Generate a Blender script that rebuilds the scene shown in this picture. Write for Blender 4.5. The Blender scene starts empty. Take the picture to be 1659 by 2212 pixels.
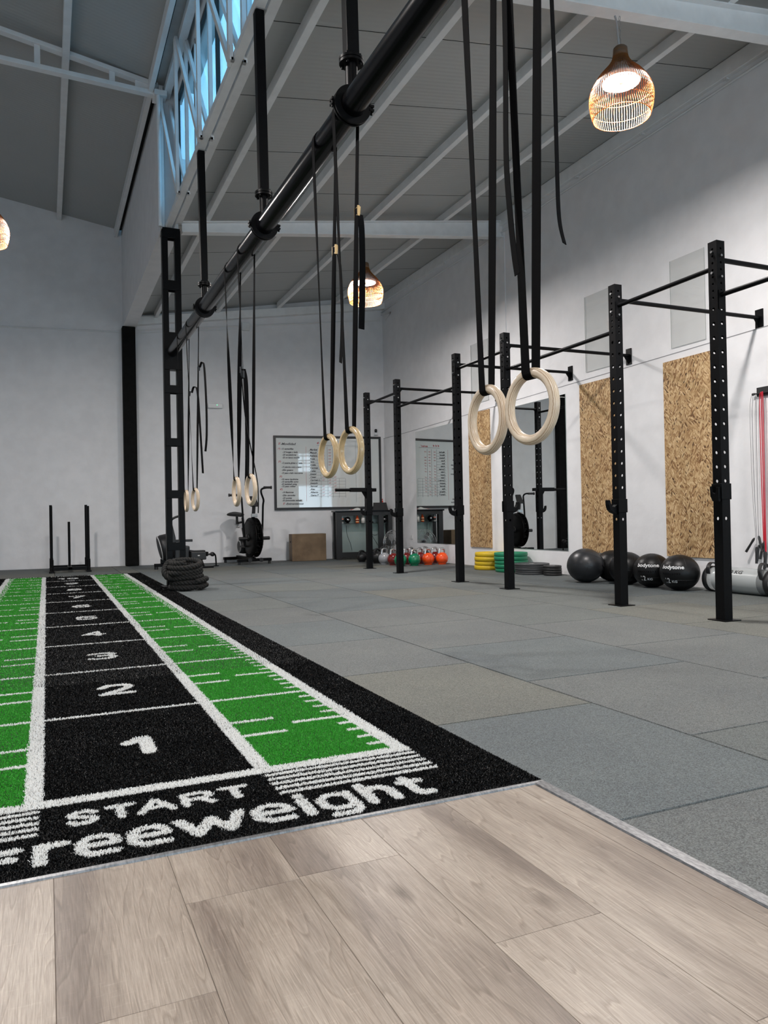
import bpy, math, random
import numpy as np
from mathutils import Vector, Matrix
from mathutils.bvhtree import BVHTree
random.seed(7)
rng = np.random.default_rng(7)
SC = bpy.context.scene
COL = SC.collection
PI = math.pi
R = math.radians

# ------------------------------------------------------------------ camera, world, lights, exposure
SC.view_settings.view_transform = 'Standard'
SC.view_settings.look = 'None'
SC.view_settings.gamma = 1.0
SC.view_settings.use_curve_mapping = False
SC.view_settings.exposure = 0.0
SC.cycles.use_denoising = True
SC.cycles.max_bounces = 8
SC.cycles.diffuse_bounces = 4
SC.cycles.glossy_bounces = 4
SC.cycles.transparent_max_bounces = 16
SC.cycles.sample_clamp_indirect = 6.0
SC.cycles.caustics_reflective = False
SC.cycles.caustics_refractive = False

CAM_H = 0.75
def camera():
    yaw, pitch, roll = R(24.0941), R(0.4280), R(-1.0909)
    f = Vector((math.sin(yaw), math.cos(yaw), 0)); r = Vector((math.cos(yaw), -math.sin(yaw), 0)); u = Vector((0, 0, 1))
    f2 = f*math.cos(pitch) + u*math.sin(pitch); u2 = u*math.cos(pitch) - f*math.sin(pitch)
    r3 = r*math.cos(roll) + u2*math.sin(roll); u3 = u2*math.cos(roll) - r*math.sin(roll)
    m = Matrix(((r3.x, u3.x, -f2.x, 0), (r3.y, u3.y, -f2.y, 0), (r3.z, u3.z, -f2.z, CAM_H), (0, 0, 0, 1)))
    cd = bpy.data.cameras.new('camera'); cd.sensor_fit = 'HORIZONTAL'; cd.sensor_width = 36.0
    cd.lens = 36.0*1631.1/1659.0; cd.clip_start = 0.02
    o = bpy.data.objects.new('camera', cd); COL.objects.link(o); o.matrix_world = m
    SC.camera = o
camera()

w = bpy.data.worlds.new('sky'); SC.world = w; w.use_nodes = True
wb = w.node_tree.nodes['Background']; wb.inputs[0].default_value = (0.26, 0.64, 1.0, 1); wb.inputs[1].default_value = 2.6

LAMP_W = 152.0          # each pendant
LAMP_COL = (1.0, 0.95, 0.92)
def area(name, loc, rot, sx, sy, power, col, spread=180):
    ld = bpy.data.lights.new(name, 'AREA'); ld.shape = 'RECTANGLE'; ld.size = sx; ld.size_y = sy
    ld.energy = power; ld.color = col; ld.spread = R(spread)
    o = bpy.data.objects.new(name, ld); COL.objects.link(o); o.location = loc; o.rotation_euler = rot
    return o
# daylight entering through the glazing of the front wall and through the clerestory strip
# daylight just outside the panes of the glazed front wall
OPEN = [(-3.6, -1.4, 0, 2.4), (0.4, 3.2, 0, 2.4), (4.95, 5.75, 2.7, 3.55), (6.6, 8.0, 2.7, 3.55), (4.9, 8.4, 0.1, 2.2)]
for x0, x1, z0, z1 in OPEN:
    area('daylight', ((x0+x1)/2, -4.58, (z0+z1)/2), (R(90), 0, 0), x1-x0, z1-z0, 13.0*(x1-x0)*(z1-z0), (1.0, 0.95, 0.89))

# ------------------------------------------------------------------ helpers
def tag(o, label=None, cat=None, group=None, kind=None):
    if label: o['label'] = label
    if cat: o['category'] = cat
    if group: o['group'] = group
    if kind: o['kind'] = kind
    return o
def empty(name, loc, label, cat, group=None, rz=0, kind=None):
    o = bpy.data.objects.new(name, None); COL.objects.link(o); o.location = loc; o.rotation_euler = (0, 0, rz)
    o.empty_display_size = 0.1
    return tag(o, label, cat, group, kind)
def copy_tree(o, parent=None):
    c = o.copy(); COL.objects.link(c)
    if parent is not None: c.parent = parent
    for ch in list(o.children): copy_tree(ch, c)
    return c
class MB:
    def __init__(s): s.v = []; s.f = []; s.sm = []; s.mi = []
    def add(s, vs, fs, smooth=False, mi=0):
        b = len(s.v); s.v += [tuple(p) for p in vs]; s.f += [tuple(b+i for i in f) for f in fs]
        s.sm += [smooth]*len(fs); s.mi += [mi]*len(fs); return s
    def box(s, x0, x1, y0, y1, z0, z1, mi=0, M=None):
        x0, x1 = min(x0, x1), max(x0, x1); y0, y1 = min(y0, y1), max(y0, y1); z0, z1 = min(z0, z1), max(z0, z1)
        vs = [Vector((x, y, z)) for z in (z0, z1) for y in (y0, y1) for x in (x0, x1)]
        if M is not None: vs = [M @ v for v in vs]
        return s.add(vs, [(0, 2, 3, 1), (4, 5, 7, 6), (0, 1, 5, 4), (2, 6, 7, 3), (0, 4, 6, 2), (1, 3, 7, 5)], False, mi)
    def cbox(s, c, d, mi=0, M=None):
        return s.box(c[0]-d[0]/2, c[0]+d[0]/2, c[1]-d[1]/2, c[1]+d[1]/2, c[2]-d[2]/2, c[2]+d[2]/2, mi, M)
    def bar(s, a, b, wx, wy, up=(0, 0, 1), mi=0):
        a, b = Vector(a), Vector(b); d = (b-a).normalized(); up = Vector(up)
        if abs(d.dot(up)) > 0.98: up = Vector((0, 1, 0))
        x = d.cross(up).normalized(); y = x.cross(d).normalized()
        vs = [p + x*sx*wx/2 + y*sy*wy/2 for p in (a, b) for sx, sy in ((-1, -1), (1, -1), (1, 1), (-1, 1))]
        return s.add(vs, [(0, 1, 2, 3), (7, 6, 5, 4), (0, 4, 5, 1), (1, 5, 6, 2), (2, 6, 7, 3), (3, 7, 4, 0)], False, mi)
    def tube(s, pts, rad, n=12, closed=False, cap=True, mi=0, smooth=True):
        pts = [Vector(p) for p in pts]; m = len(pts)
        rads = rad if isinstance(rad, (list, tuple)) else [rad]*m
        tang = []
        for i in range(m):
            if closed: t = pts[(i+1) % m]-pts[i-1]
            else: t = pts[min(i+1, m-1)]-pts[max(i-1, 0)]
            tang.append(t.normalized())
        nrm = Vector((0, 0, 1)) if abs(tang[0].z) < .9 else Vector((1, 0, 0))
        nrm = (nrm-tang[0]*nrm.dot(tang[0])).normalized(); vs = []
        for i in range(m):
            nrm = (nrm-tang[i]*nrm.dot(tang[i])).normalized(); bn = tang[i].cross(nrm)
            for k in range(n):
                a = 2*PI*k/n; vs.append(pts[i]+(nrm*math.cos(a)+bn*math.sin(a))*rads[i])
        fs = []
        for i in range(m if closed else m-1):
            j = (i+1) % m
            for k in range(n): fs.append((i*n+k, i*n+(k+1) % n, j*n+(k+1) % n, j*n+k))
        s.add(vs, fs, smooth, mi)
        if cap and not closed:
            s.add(vs[:n], [tuple(range(n))[::-1]], False, mi); s.add(vs[-n:], [tuple(range(n))], False, mi)
        return s
    def cyl(s, a, b, r, n=20, mi=0, smooth=True): return s.tube([a, b], r, n, mi=mi, smooth=smooth)
    def lathe(s, prof, n=32, M=None, mi=0, smooth=True):
        vs = []; m = len(prof)
        for r_, z in prof:
            for k in range(n):
                a = 2*PI*k/n; p = Vector((r_*math.cos(a), r_*math.sin(a), z)); vs.append(M @ p if M is not None else p)
        fs = [(i*n+k, i*n+(k+1) % n, (i+1)*n+(k+1) % n, (i+1)*n+k) for i in range(m-1) for k in range(n)]
        return s.add(vs, fs, smooth, mi)
    def prism(s, poly, plane, lo, hi, mi=0):
        # poly: 2D points; plane 'xz' extruded in y, 'yz' extruded in x, 'xy' extruded in z
        def P(a, b, c): return {'xz': (a, c, b), 'yz': (c, a, b), 'xy': (a, b, c)}[plane]
        n = len(poly); vs = [P(a, b, lo) for a, b in poly]+[P(a, b, hi) for a, b in poly]
        fs = [tuple(range(n))[::-1], tuple(range(n, 2*n))]+[(i, (i+1) % n, n+(i+1) % n, n+i) for i in range(n)]
        return s.add(vs, fs, False, mi)
    def ribbon(s, pts, wdir, width, th=0.002, mi=0):
        # flat webbing: pts centreline, wdir per point (or one) = direction of the width
        pts = [Vector(p) for p in pts]; m = len(pts)
        wd = [Vector(q).normalized() for q in wdir] if isinstance(wdir[0], (tuple, list, Vector)) else [Vector(wdir).normalized()]*m
        vs = []
        for i in range(m):
            t = (pts[min(i+1, m-1)]-pts[max(i-1, 0)]).normalized()
            n_ = t.cross(wd[i]); n_ = n_.normalized() if n_.length > 1e-5 else Vector((1, 0, 0))
            for a, b in ((-1, -1), (1, -1), (1, 1), (-1, 1)): vs.append(pts[i]+wd[i]*a*width/2+n_*b*th/2)
        fs = [(0, 3, 2, 1), (4*m-4, 4*m-3, 4*m-2, 4*m-1)]
        for i in range(m-1):
            for k in range(4): fs.append((i*4+k, i*4+(k+1) % 4, i*4+4+(k+1) % 4, i*4+4+k))
        return s.add(vs, fs, False, mi)
    def build(s, name, mats, parent=None, bevel=0, seg=2, fix=True):
        me = bpy.data.meshes.new(name); me.from_pydata(s.v, [], s.f)
        mats = mats if isinstance(mats, (list, tuple)) else [mats]
        for m in mats: me.materials.append(m)
        me.polygons.foreach_set('use_smooth', s.sm); me.polygons.foreach_set('material_index', s.mi)
        me.validate(); me.update()
        if fix:
            import bmesh
            bm = bmesh.new(); bm.from_mesh(me); bmesh.ops.recalc_face_normals(bm, faces=bm.faces); bm.to_mesh(me); bm.free()
        o = bpy.data.objects.new(name, me); COL.objects.link(o)
        if parent is not None: o.parent = parent
        if bevel:
            b = o.modifiers.new('bevel', 'BEVEL'); b.width = bevel; b.segments = seg; b.limit_method = 'ANGLE'; b.angle_limit = R(40)
        return o
def arc(cx, cy, r, a0, a1, n):
    return [(cx+r*math.cos(R(a0+(a1-a0)*i/n)), cy+r*math.sin(R(a0+(a1-a0)*i/n))) for i in range(n+1)]
def smooth_path(pts, n=6):
    P = [Vector(p) for p in pts]; out = []
    for i in range(len(P)-1):
        p0, p1, p2, p3 = P[max(i-1, 0)], P[i], P[i+1], P[min(i+2, len(P)-1)]
        for k in range(n):
            t = k/n
            out.append(0.5*((2*p1)+(p2-p0)*t+(2*p0-5*p1+4*p2-p3)*t*t+(3*p1-p0-3*p2+p3)*t**3))
    out.append(P[-1]); return out
def text_mb(txt, size=1.0, sx=1.0, bold=0.0, shear=0.0, align='LEFT', space=1.0, extrude=0.0, cap_h=False):
    """verts, faces of a text in the XY plane"""
    cu = bpy.data.curves.new('t', 'FONT'); cu.body = txt; cu.size = size; cu.offset = bold; cu.shear = shear
    cu.align_x = align; cu.space_character = space; cu.extrude = extrude; cu.resolution_u = 3
    o = bpy.data.objects.new('t', cu); COL.objects.link(o)
    dg = bpy.context.evaluated_depsgraph_get(); me = bpy.data.meshes.new_from_object(o.evaluated_get(dg))
    vs = [Vector((v.co.x*sx, v.co.y, v.co.z)) for v in me.vertices]; fs = [tuple(p.vertices) for p in me.polygons]
    bpy.data.objects.remove(o); bpy.data.curves.remove(cu); bpy.data.meshes.remove(me)
    return vs, fs

# ------------------------------------------------------------------ materials
def mat(name, col=(.8, .8, .8), rough=.5, metal=0, spec=.5, coat=0, emit=None, estr=0):
    m = bpy.data.materials.new(name); m.use_nodes = True; b = m.node_tree.nodes['Principled BSDF']
    b.inputs['Base Color'].default_value = (*col, 1); b.inputs['Roughness'].default_value = rough
    b.inputs['Metallic'].default_value = metal; b.inputs['Specular IOR Level'].default_value = spec
    b.inputs['Coat Weight'].default_value = coat
    if emit: b.inputs['Emission Color'].default_value = (*emit, 1); b.inputs['Emission Strength'].default_value = estr
    return m
def N(m, t, **kw):
    n = m.node_tree.nodes.new(t)
    for k, v in kw.items():
        if k.startswith('i_'):
            n.inputs[k[2:].replace('_', ' ')].default_value = v
        else: setattr(n, k, v)
    return n
def L(m, a, ao, b, bi): m.node_tree.links.new(a.outputs[ao], b.inputs[bi])
def BS(m): return m.node_tree.nodes['Principled BSDF']
def bump(m, tex, out='Fac', strength=.3, dist=.01):
    b = N(m, 'ShaderNodeBump', i_Strength=strength, i_Distance=dist); L(m, tex, out, b, 'Height'); L(m, b, 'Normal', BS(m), 'Normal'); return b
def noise_mat(name, c1, c2, scale=20, rough=.5, bstr=0, bdist=.005, metal=0, detail=4, lo=.35, hi=.65, spec=.5, stretch=None, coat=0):
    m = mat(name, c1, rough, metal, spec, coat); tc = N(m, 'ShaderNodeTexCoord'); n = N(m, 'ShaderNodeTexNoise', i_Scale=scale, i_Detail=detail)
    if stretch:
        mp = N(m, 'ShaderNodeMapping'); mp.inputs['Scale'].default_value = stretch; L(m, tc, 'Object', mp, 'Vector'); L(m, mp, 'Vector', n, 'Vector')
    else: L(m, tc, 'Object', n, 'Vector')
    r = N(m, 'ShaderNodeValToRGB'); r.color_ramp.elements[0].position = lo; r.color_ramp.elements[1].position = hi
    r.color_ramp.elements[0].color = (*c1, 1); r.color_ramp.elements[1].color = (*c2, 1)
    L(m, n, 'Fac', r, 'Fac'); L(m, r, 'Color', BS(m), 'Base Color')
    if bstr: bump(m, n, 'Fac', bstr, bdist)
    return m
M = {}
M['wall'] = noise_mat('painted_plaster', (.75, .745, .755), (.80, .795, .805), 5, .75, .45, .012, detail=8, spec=.2)
M['white_steel'] = noise_mat('white_painted_steel', (.78, .78, .78), (.84, .84, .84), 8, .5, .1, .003)
M['white_plastic'] = mat('white_plastic', (.75, .75, .75), .4)
M['black'] = noise_mat('black_powder_coat', (.0018, .0018, .0022), (.003, .003, .0035), 60, .42, .08, .001, spec=.12)
M['black_gloss'] = mat('black_gloss_paint', (.002, .002, .003), .22, spec=.16)
M['black_paint'] = noise_mat('black_wall_paint', (.003, .003, .003), (.006, .006, .006), 12, .8, .4, .006, spec=.15)
M['bolt'] = mat('zinc_bolt', (.45, .45, .45), .3, 1)
M['chrome'] = mat('brushed_chrome', (.72, .72, .72), .18, 1)
M['brass'] = mat('yellow_zinc_buckle', (.42, .30, .15), .4, 1)
M['mirror'] = mat('mirror_glass', (.80, .83, .82), .01, 1)
M['black_plastic'] = mat('black_plastic', (.01, .01, .011), .45)
M['dark_rubber'] = mat('dark_rubber', (.012, .012, .013), .6)
M['gap'] = mat('black_joint', (.004, .004, .004), .9)

def m_panel():
    m = mat('ribbed_roof_panel', (.50, .505, .50), .42, spec=.5); tc = N(m, 'ShaderNodeTexCoord')
    w1 = N(m, 'ShaderNodeTexWave', wave_type='BANDS', bands_direction='Y', i_Scale=5.6, i_Distortion=0); w1.wave_profile = 'SIN'
    L(m, tc, 'Object', w1, 'Vector')
    n = N(m, 'ShaderNodeTexNoise', i_Scale=1.2, i_Detail=3); L(m, tc, 'Object', n, 'Vector')
    bump(m, w1, 'Fac', .25, .004)
    r = N(m, 'ShaderNodeValToRGB'); r.color_ramp.elements[0].color = (.37, .375, .365, 1); r.color_ramp.elements[1].color = (.42, .425, .415, 1)
    L(m, n, 'Fac', r, 'Fac'); L(m, r, 'Color', BS(m), 'Base Color'); return m
M['panel'] = m_panel()

def m_rubber():
    m = mat('speckled_rubber_tile', (.2, .2, .2), .72, spec=.3); tc = N(m, 'ShaderNodeTexCoord')
    v = N(m, 'ShaderNodeTexVoronoi', i_Scale=330.0); L(m, tc, 'Object', v, 'Vector')
    r = N(m, 'ShaderNodeValToRGB'); e = r.color_ramp.elements
    e[0].position = 0; e[0].color = (.55, .55, .55, 1); e[1].position = 1; e[1].color = (1.45, 1.45, 1.42, 1)
    sp = N(m, 'ShaderNodeSeparateColor'); L(m, v, 'Color', sp, 'Color'); L(m, sp, 'Red', r, 'Fac')
    at = N(m, 'ShaderNodeAttribute', attribute_name='tint')
    mx = N(m, 'ShaderNodeMix', data_type='RGBA', blend_type='MULTIPLY'); mx.inputs[0].default_value = 1
    L(m, at, 'Color', mx, 6); L(m, r, 'Color', mx, 7)
    n = N(m, 'ShaderNodeTexNoise', i_Scale=1.6, i_Detail=5, i_Roughness=.6); L(m, tc, 'Object', n, 'Vector')
    r2 = N(m, 'ShaderNodeValToRGB'); r2.color_ramp.elements[0].position = .35; r2.color_ramp.elements[1].position = .7
    r2.color_ramp.elements[0].color = (.90, .90, .90, 1); r2.color_ramp.elements[1].color = (1.10, 1.09, 1.05, 1); L(m, n, 'Fac', r2, 'Fac')
    m2 = N(m, 'ShaderNodeMix', data_type='RGBA', blend_type='MULTIPLY'); m2.inputs[0].default_value = 1
    L(m, mx, 2, m2, 6); L(m, r2, 'Color', m2, 7); L(m, m2, 2, BS(m), 'Base Color')
    bump(m, sp, 'Green', .35, .0015); return m
M['rubber'] = m_rubber()

def m_laminate():
    m = mat('oak_laminate', (.5, .42, .35), .38, spec=.4)
    at = N(m, 'ShaderNodeAttribute', attribute_name='puv')      # per-plank coordinates: x across, y along, z = plank id
    def mapped(sc):
        mp = N(m, 'ShaderNodeMapping'); mp.inputs['Scale'].default_value = sc; L(m, at, 'Vector', mp, 'Vector'); return mp
    # fine pores
    a = mapped((360, 15, 9)); n1 = N(m, 'ShaderNodeTexNoise', i_Scale=1.0, i_Detail=6, i_Roughness=.65); L(m, a, 'Vector', n1, 'Vector')
    # cathedral figure: rings of an elongated distance field, distorted
    b = mapped((11, .9, 3.1)); n2 = N(m, 'ShaderNodeTexNoise', i_Scale=1.0, i_Detail=2, i_Roughness=.4); L(m, b, 'Vector', n2, 'Vector')
    mul = N(m, 'ShaderNodeMath', operation='MULTIPLY'); mul.inputs[1].default_value = 20.0; L(m, n2, 'Fac', mul, 0)
    fr = N(m, 'ShaderNodeMath', operation='FRACT'); L(m, mul, 'Value', fr, 0)
    r1 = N(m, 'ShaderNodeValToRGB'); e = r1.color_ramp.elements
    e[0].position = 0; e[0].color = (1.14, 1.14, 1.14, 1); e[1].position = 1; e[1].color = (1.10, 1.1, 1.1, 1)
    x = e.new(.14); x.color = (1.0, 1.0, 1.0, 1); x = e.new(.80); x.color = (.95, .95, .95, 1); x = e.new(.93); x.color = (.72, .70, .68, 1)
    L(m, fr, 'Value', r1, 'Fac')
    # broad dark heart figure & tone
    c = mapped((7.5, 1.3, 5.7)); n3 = N(m, 'ShaderNodeTexNoise', i_Scale=1.0, i_Detail=4, i_Roughness=.55); L(m, c, 'Vector', n3, 'Vector')
    r3 = N(m, 'ShaderNodeValToRGB'); e = r3.color_ramp.elements
    e[0].position = .30; e[0].color = (.175, .138, .112, 1); e[1].position = .68; e[1].color = (.370, .315, .262, 1); x = e.new(.47); x.color = (.295, .245, .200, 1)
    L(m, n3, 'Fac', r3, 'Fac')
    r4 = N(m, 'ShaderNodeValToRGB'); r4.color_ramp.elements[0].position = .35; r4.color_ramp.elements[1].position = .65
    r4.color_ramp.elements[0].color = (.76, .74, .72, 1); r4.color_ramp.elements[1].color = (1.14, 1.14, 1.14, 1); L(m, n1, 'Fac', r4, 'Fac')
    m1 = N(m, 'ShaderNodeMix', data_type='RGBA', blend_type='MULTIPLY'); m1.inputs[0].default_value = .8; L(m, r3, 'Color', m1, 6); L(m, r1, 'Color', m1, 7)
    m2 = N(m, 'ShaderNodeMix', data_type='RGBA', blend_type='MULTIPLY'); m2.inputs[0].default_value = 1; L(m, m1, 2, m2, 6); L(m, r4, 'Color', m2, 7)
    # knots
    d = mapped((4.2, 1.7, 1.0)); v = N(m, 'ShaderNodeTexVoronoi', i_Scale=1.0, i_Randomness=1.0); L(m, d, 'Vector', v, 'Vector')
    n5 = N(m, 'ShaderNodeTexNoise', i_Scale=6, i_Detail=3); L(m, d, 'Vector', n5, 'Vector')
    ad = N(m, 'ShaderNodeMath', operation='MULTIPLY_ADD'); ad.inputs[1].default_value = .10; L(m, n5, 'Fac', ad, 0); L(m, v, 'Distance', ad, 2)
    r5 = N(m, 'ShaderNodeValToRGB'); e = r5.color_ramp.elements; e[0].position = .05; e[0].color = (.30, .25, .22, 1); e[1].position = .15; e[1].color = (1, 1, 1, 1)
    L(m, ad, 'Value', r5, 'Fac')
    m3 = N(m, 'ShaderNodeMix', data_type='RGBA', blend_type='MULTIPLY'); m3.inputs[0].default_value = .9; L(m, m2, 2, m3, 6); L(m, r5, 'Color', m3, 7)
    # cross-grain light flecks
    f = mapped((26, 150, 1)); n6 = N(m, 'ShaderNodeTexNoise', i_Scale=1, i_Detail=2); L(m, f, 'Vector', n6, 'Vector')
    r6 = N(m, 'ShaderNodeValToRGB'); e = r6.color_ramp.elements; e[0].position = .62; e[0].color = (1, 1, 1, 1); e[1].position = .78; e[1].color = (1.16, 1.17, 1.18, 1); L(m, n6, 'Fac', r6, 'Fac')
    m4 = N(m, 'ShaderNodeMix', data_type='RGBA', blend_type='MULTIPLY'); m4.inputs[0].default_value = 1; L(m, m3, 2, m4, 6); L(m, r6, 'Color', m4, 7)
    L(m, m4, 2, BS(m), 'Base Color'); bump(m, n1, 'Fac', .12, .001); return m
M['laminate'] = m_laminate()

def m_osb():
    m = mat('osb_board', (.6, .42, .22), .65, spec=.3); tc = N(m, 'ShaderNodeTexCoord')
    n = N(m, 'ShaderNodeTexNoise', i_Scale=9, i_Detail=2); L(m, tc, 'Object', n, 'Vector')
    def flakes(rot, scl, sc):
        mp = N(m, 'ShaderNodeMapping'); mp.vector_type = 'TEXTURE'; mp.inputs['Rotation'].default_value = (rot, 0, 0); mp.inputs['Scale'].default_value = scl
        L(m, tc, 'Object', mp, 'Vector')
        mx = N(m, 'ShaderNodeMix', data_type='VECTOR'); mx.inputs[0].default_value = .03; L(m, mp, 'Vector', mx, 4); L(m, n, 'Color', mx, 5)
        v = N(m, 'ShaderNodeTexVoronoi', i_Scale=sc); L(m, mx, 1, v, 'Vector')
        s = N(m, 'ShaderNodeSeparateColor'); L(m, v, 'Color', s, 'Color'); return s, v
    s1, v1 = flakes(.45, (1, 1, 3.6), 95); s2, v2 = flakes(-.75, (1, 1, 3.4), 85); s3, v3 = flakes(0.15, (1, 1, 2.8), 40)
    gt = N(m, 'ShaderNodeMath', operation='GREATER_THAN'); gt.inputs[1].default_value = .55; L(m, s3, 'Green', gt, 0)
    mx = N(m, 'ShaderNodeMix', data_type='FLOAT'); L(m, gt, 'Value', mx, 0); L(m, s1, 'Red', mx, 2); L(m, s2, 'Red', mx, 3)
    r = N(m, 'ShaderNodeValToRGB'); e = r.color_ramp.elements
    e[0].position = 0; e[0].color = (.06, .03, .015, 1); e[1].position = 1; e[1].color = (.68, .50, .29, 1)
    for p, c in ((.10, (.22, .11, .045)), (.32, (.38, .23, .105)), (.62, (.48, .315, .155)), (.85, (.58, .405, .215))):
        x = e.new(p); x.color = (*c, 1)
    L(m, mx, 0, r, 'Fac'); L(m, r, 'Color', BS(m), 'Base Color'); bump(m, mx, 0, .3, .002); return m
M['osb'] = m_osb()

def m_glass(name, tint, gl=.08, rough=.02):
    m = bpy.data.materials.new(name); m.use_nodes = True; nt = m.node_tree; nt.nodes.clear()
    o = nt.nodes.new('ShaderNodeOutputMaterial'); t = nt.nodes.new('ShaderNodeBsdfTransparent'); g = nt.nodes.new('ShaderNodeBsdfGlossy')
    t.inputs[0].default_value = (*tint, 1); g.inputs['Roughness'].default_value = rough
    x = nt.nodes.new('ShaderNodeMixShader'); lw = nt.nodes.new('ShaderNodeLayerWeight'); lw.inputs[0].default_value = .5
    pw = nt.nodes.new('ShaderNodeMath'); pw.operation = 'POWER'; pw.inputs[1].default_value = 4.0
    ma = nt.nodes.new('ShaderNodeMath'); ma.operation = 'MULTIPLY_ADD'; ma.inputs[1].default_value = .7; ma.inputs[2].default_value = gl
    nt.links.new(lw.outputs['Facing'], pw.inputs[0]); nt.links.new(pw.outputs[0], ma.inputs[0]); nt.links.new(ma.outputs[0], x.inputs[0])
    nt.links.new(t.outputs[0], x.inputs[1]); nt.links.new(g.outputs[0], x.inputs[2]); nt.links.new(x.outputs[0], o.inputs[0]); return m
M['glass'] = m_glass('window_glass', (.9, .95, .97), .02)
M['acrylic'] = m_glass('grey_acrylic', (.965, .97, .965), .035, .02)
M['dark_glass'] = m_glass('smoked_shelf_glass', (.55, .66, .64), .06)
# ------------------------------------------------------------------ the room
XW = 5.93                                   # right wall
def YB(x): return 13.17+0.13*(XW-x)          # back wall (slightly skewed)
def ZR(x): return 4.14+0.145*x               # right roof, underside
def ZL(x): return 6.085-0.205*x              # left roof, underside
XL = -4.6; YF = -4.4; XE = 9.6               # left wall, front wall, rear bay end
TY = 1.775                                   # turf / laminate edge

def structure(o, label=None, cat=None):
    o['kind'] = 'structure'; return o

# back wall
b = MB(); b.prism([(XL-.2, YB(XL-.2)), (XW+.2, YB(XW+.2)), (XW+.2, YB(XW+.2)+.2), (XL-.2, YB(XL-.2)+.2)], 'xy', -.02, 7.2)
structure(b.build('wall_back', M['wall']))
# right wall with its slightly thicker lower part
b = MB(); b.box(XW, XW+.2, 2.2, YB(XW)+.1, -.02, 5.3)
b.prism([(2.2, -.02), (YB(XW)+.02, -.02), (YB(XW)+.02, 2.262), (12.168, 2.268), (5.2, 2.392), (2.2, 2.45)], 'yz', XW-.022, XW+.05)
b.box(XW-.014, XW+.02, 8.93, 9.06, 2.3, 4.75)
structure(b.build('wall_right', M['wall']))
b = MB(); b.prism([(2.2, 2.444), (5.2, 2.386), (12.168, 2.262), (YB(XW), 2.256), (YB(XW), 2.264), (12.168, 2.270), (5.2, 2.394), (2.2, 2.452)], 'yz', XW-.024, XW-.0)
structure(b.build('trim_5', mat('ledge_joint', (.25, .25, .26), .8)))
b = MB(); b.box(XL-.2, XL, YF, YB(XL)+.1, -.02, 7.3); structure(b.build('wall_left', M['wall']))
# front wall (behind the viewer) with glazed openings
op = OPEN
def wall_with_holes(mb, x0, x1, z0, z1, y0, y1, holes):
    xs = sorted({x0, x1, *[h[0] for h in holes], *[h[1] for h in holes]}); zs = sorted({z0, z1, *[h[2] for h in holes], *[h[3] for h in holes]})
    for i in range(len(xs)-1):
        for j in range(len(zs)-1):
            cx, cz = (xs[i]+xs[i+1])/2, (zs[j]+zs[j+1])/2
            if any(h[0] < cx < h[1] and h[2] < cz < h[3] for h in holes): continue
            mb.box(xs[i], xs[i+1], y0, y1, zs[j], zs[j+1])
b = MB(); wall_with_holes(b, XL-.2, XE, 0, 7.3, YF-.2, YF, op); structure(b.build('wall_front', M['wall']))
b = MB(); b.box(XE, XE+.2, YF, 2.4, -.02, 5.8); b.box(XW+.2, XE+.2, 2.2, 2.4, -.02, 5.8); structure(b.build('wall_bay', M['wall']))
for i, (x0, x1, z0, z1) in enumerate(op):
    f = MB()
    f.box(x0, x1, YF-.14, YF-.08, z1-.05, z1); f.box(x0, x1, YF-.14, YF-.08, z0, z0+.05)
    nv = 2 if x1-x0 < 1.5 else 3
    for k in range(nv+1):
        xx = x0+(x1-x0-.05)*k/nv; f.box(xx, xx+.05, YF-.14, YF-.08, z0, z1)
    if i == 3:
        for k in range(1, 6): f.box(x0, x1, YF-.14, YF-.08, z0+.15*k, z0+.15*k+.03)
    wdw = structure(f.build('window_%d' % (i+3), M['white_plastic']))
    MB().box(x0, x1, YF-.115, YF-.105, z0, z1).build('pane', M['glass'], wdw)

# partition wall above the black column (from the lattice column to the back wall)
b = MB(); b.prism([(9.06, 4.13), (YB(1.26), 4.13), (YB(1.26), 6.0), (9.06, 6.0)], 'yz', 1.257, 1.469)
structure(b.build('wall_partition', M['wall']))
# black painted column carrying it
b = MB(); b.prism([(13.42, 0), (13.9, 0), (13.9, 4.13), (13.42, 4.13)], 'yz', 1.235, 1.45)
o = b.build('painted_column', M['black_paint'], bevel=.012); o.location = (0, .2, 0)
tag(o, 'matte black painted column against the white back wall', 'column')
# roofs
b = MB(); b.prism([(1.44, ZR(1.44)), (XE, ZR(XE)), (XE, ZR(XE)+.12), (1.44, ZR(1.44)+.12)], 'xz', YF-.2, 14.2)
structure(b.build('ceiling', M['panel']))
b = MB()
y = 5.27-1.03*9
while y < 14:
    b.prism([(1.44, ZR(1.44)-.0015), (XE, ZR(XE)-.0015), (XE, ZR(XE)+.01), (1.44, ZR(1.44)+.01)], 'xz', y-.003, y+.003); y += 1.03
structure(b.build('trim_1', M['gap']))
b = MB(); b.prism([(XL-.2, ZL(XL-.2)), (1.22, ZL(1.22)), (1.22, ZL(1.22)+.12), (XL-.2, ZL(XL-.2)+.12)], 'xz', YF-.2, 14.4)
structure(b.build('ceiling_left', M['panel']))

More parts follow.
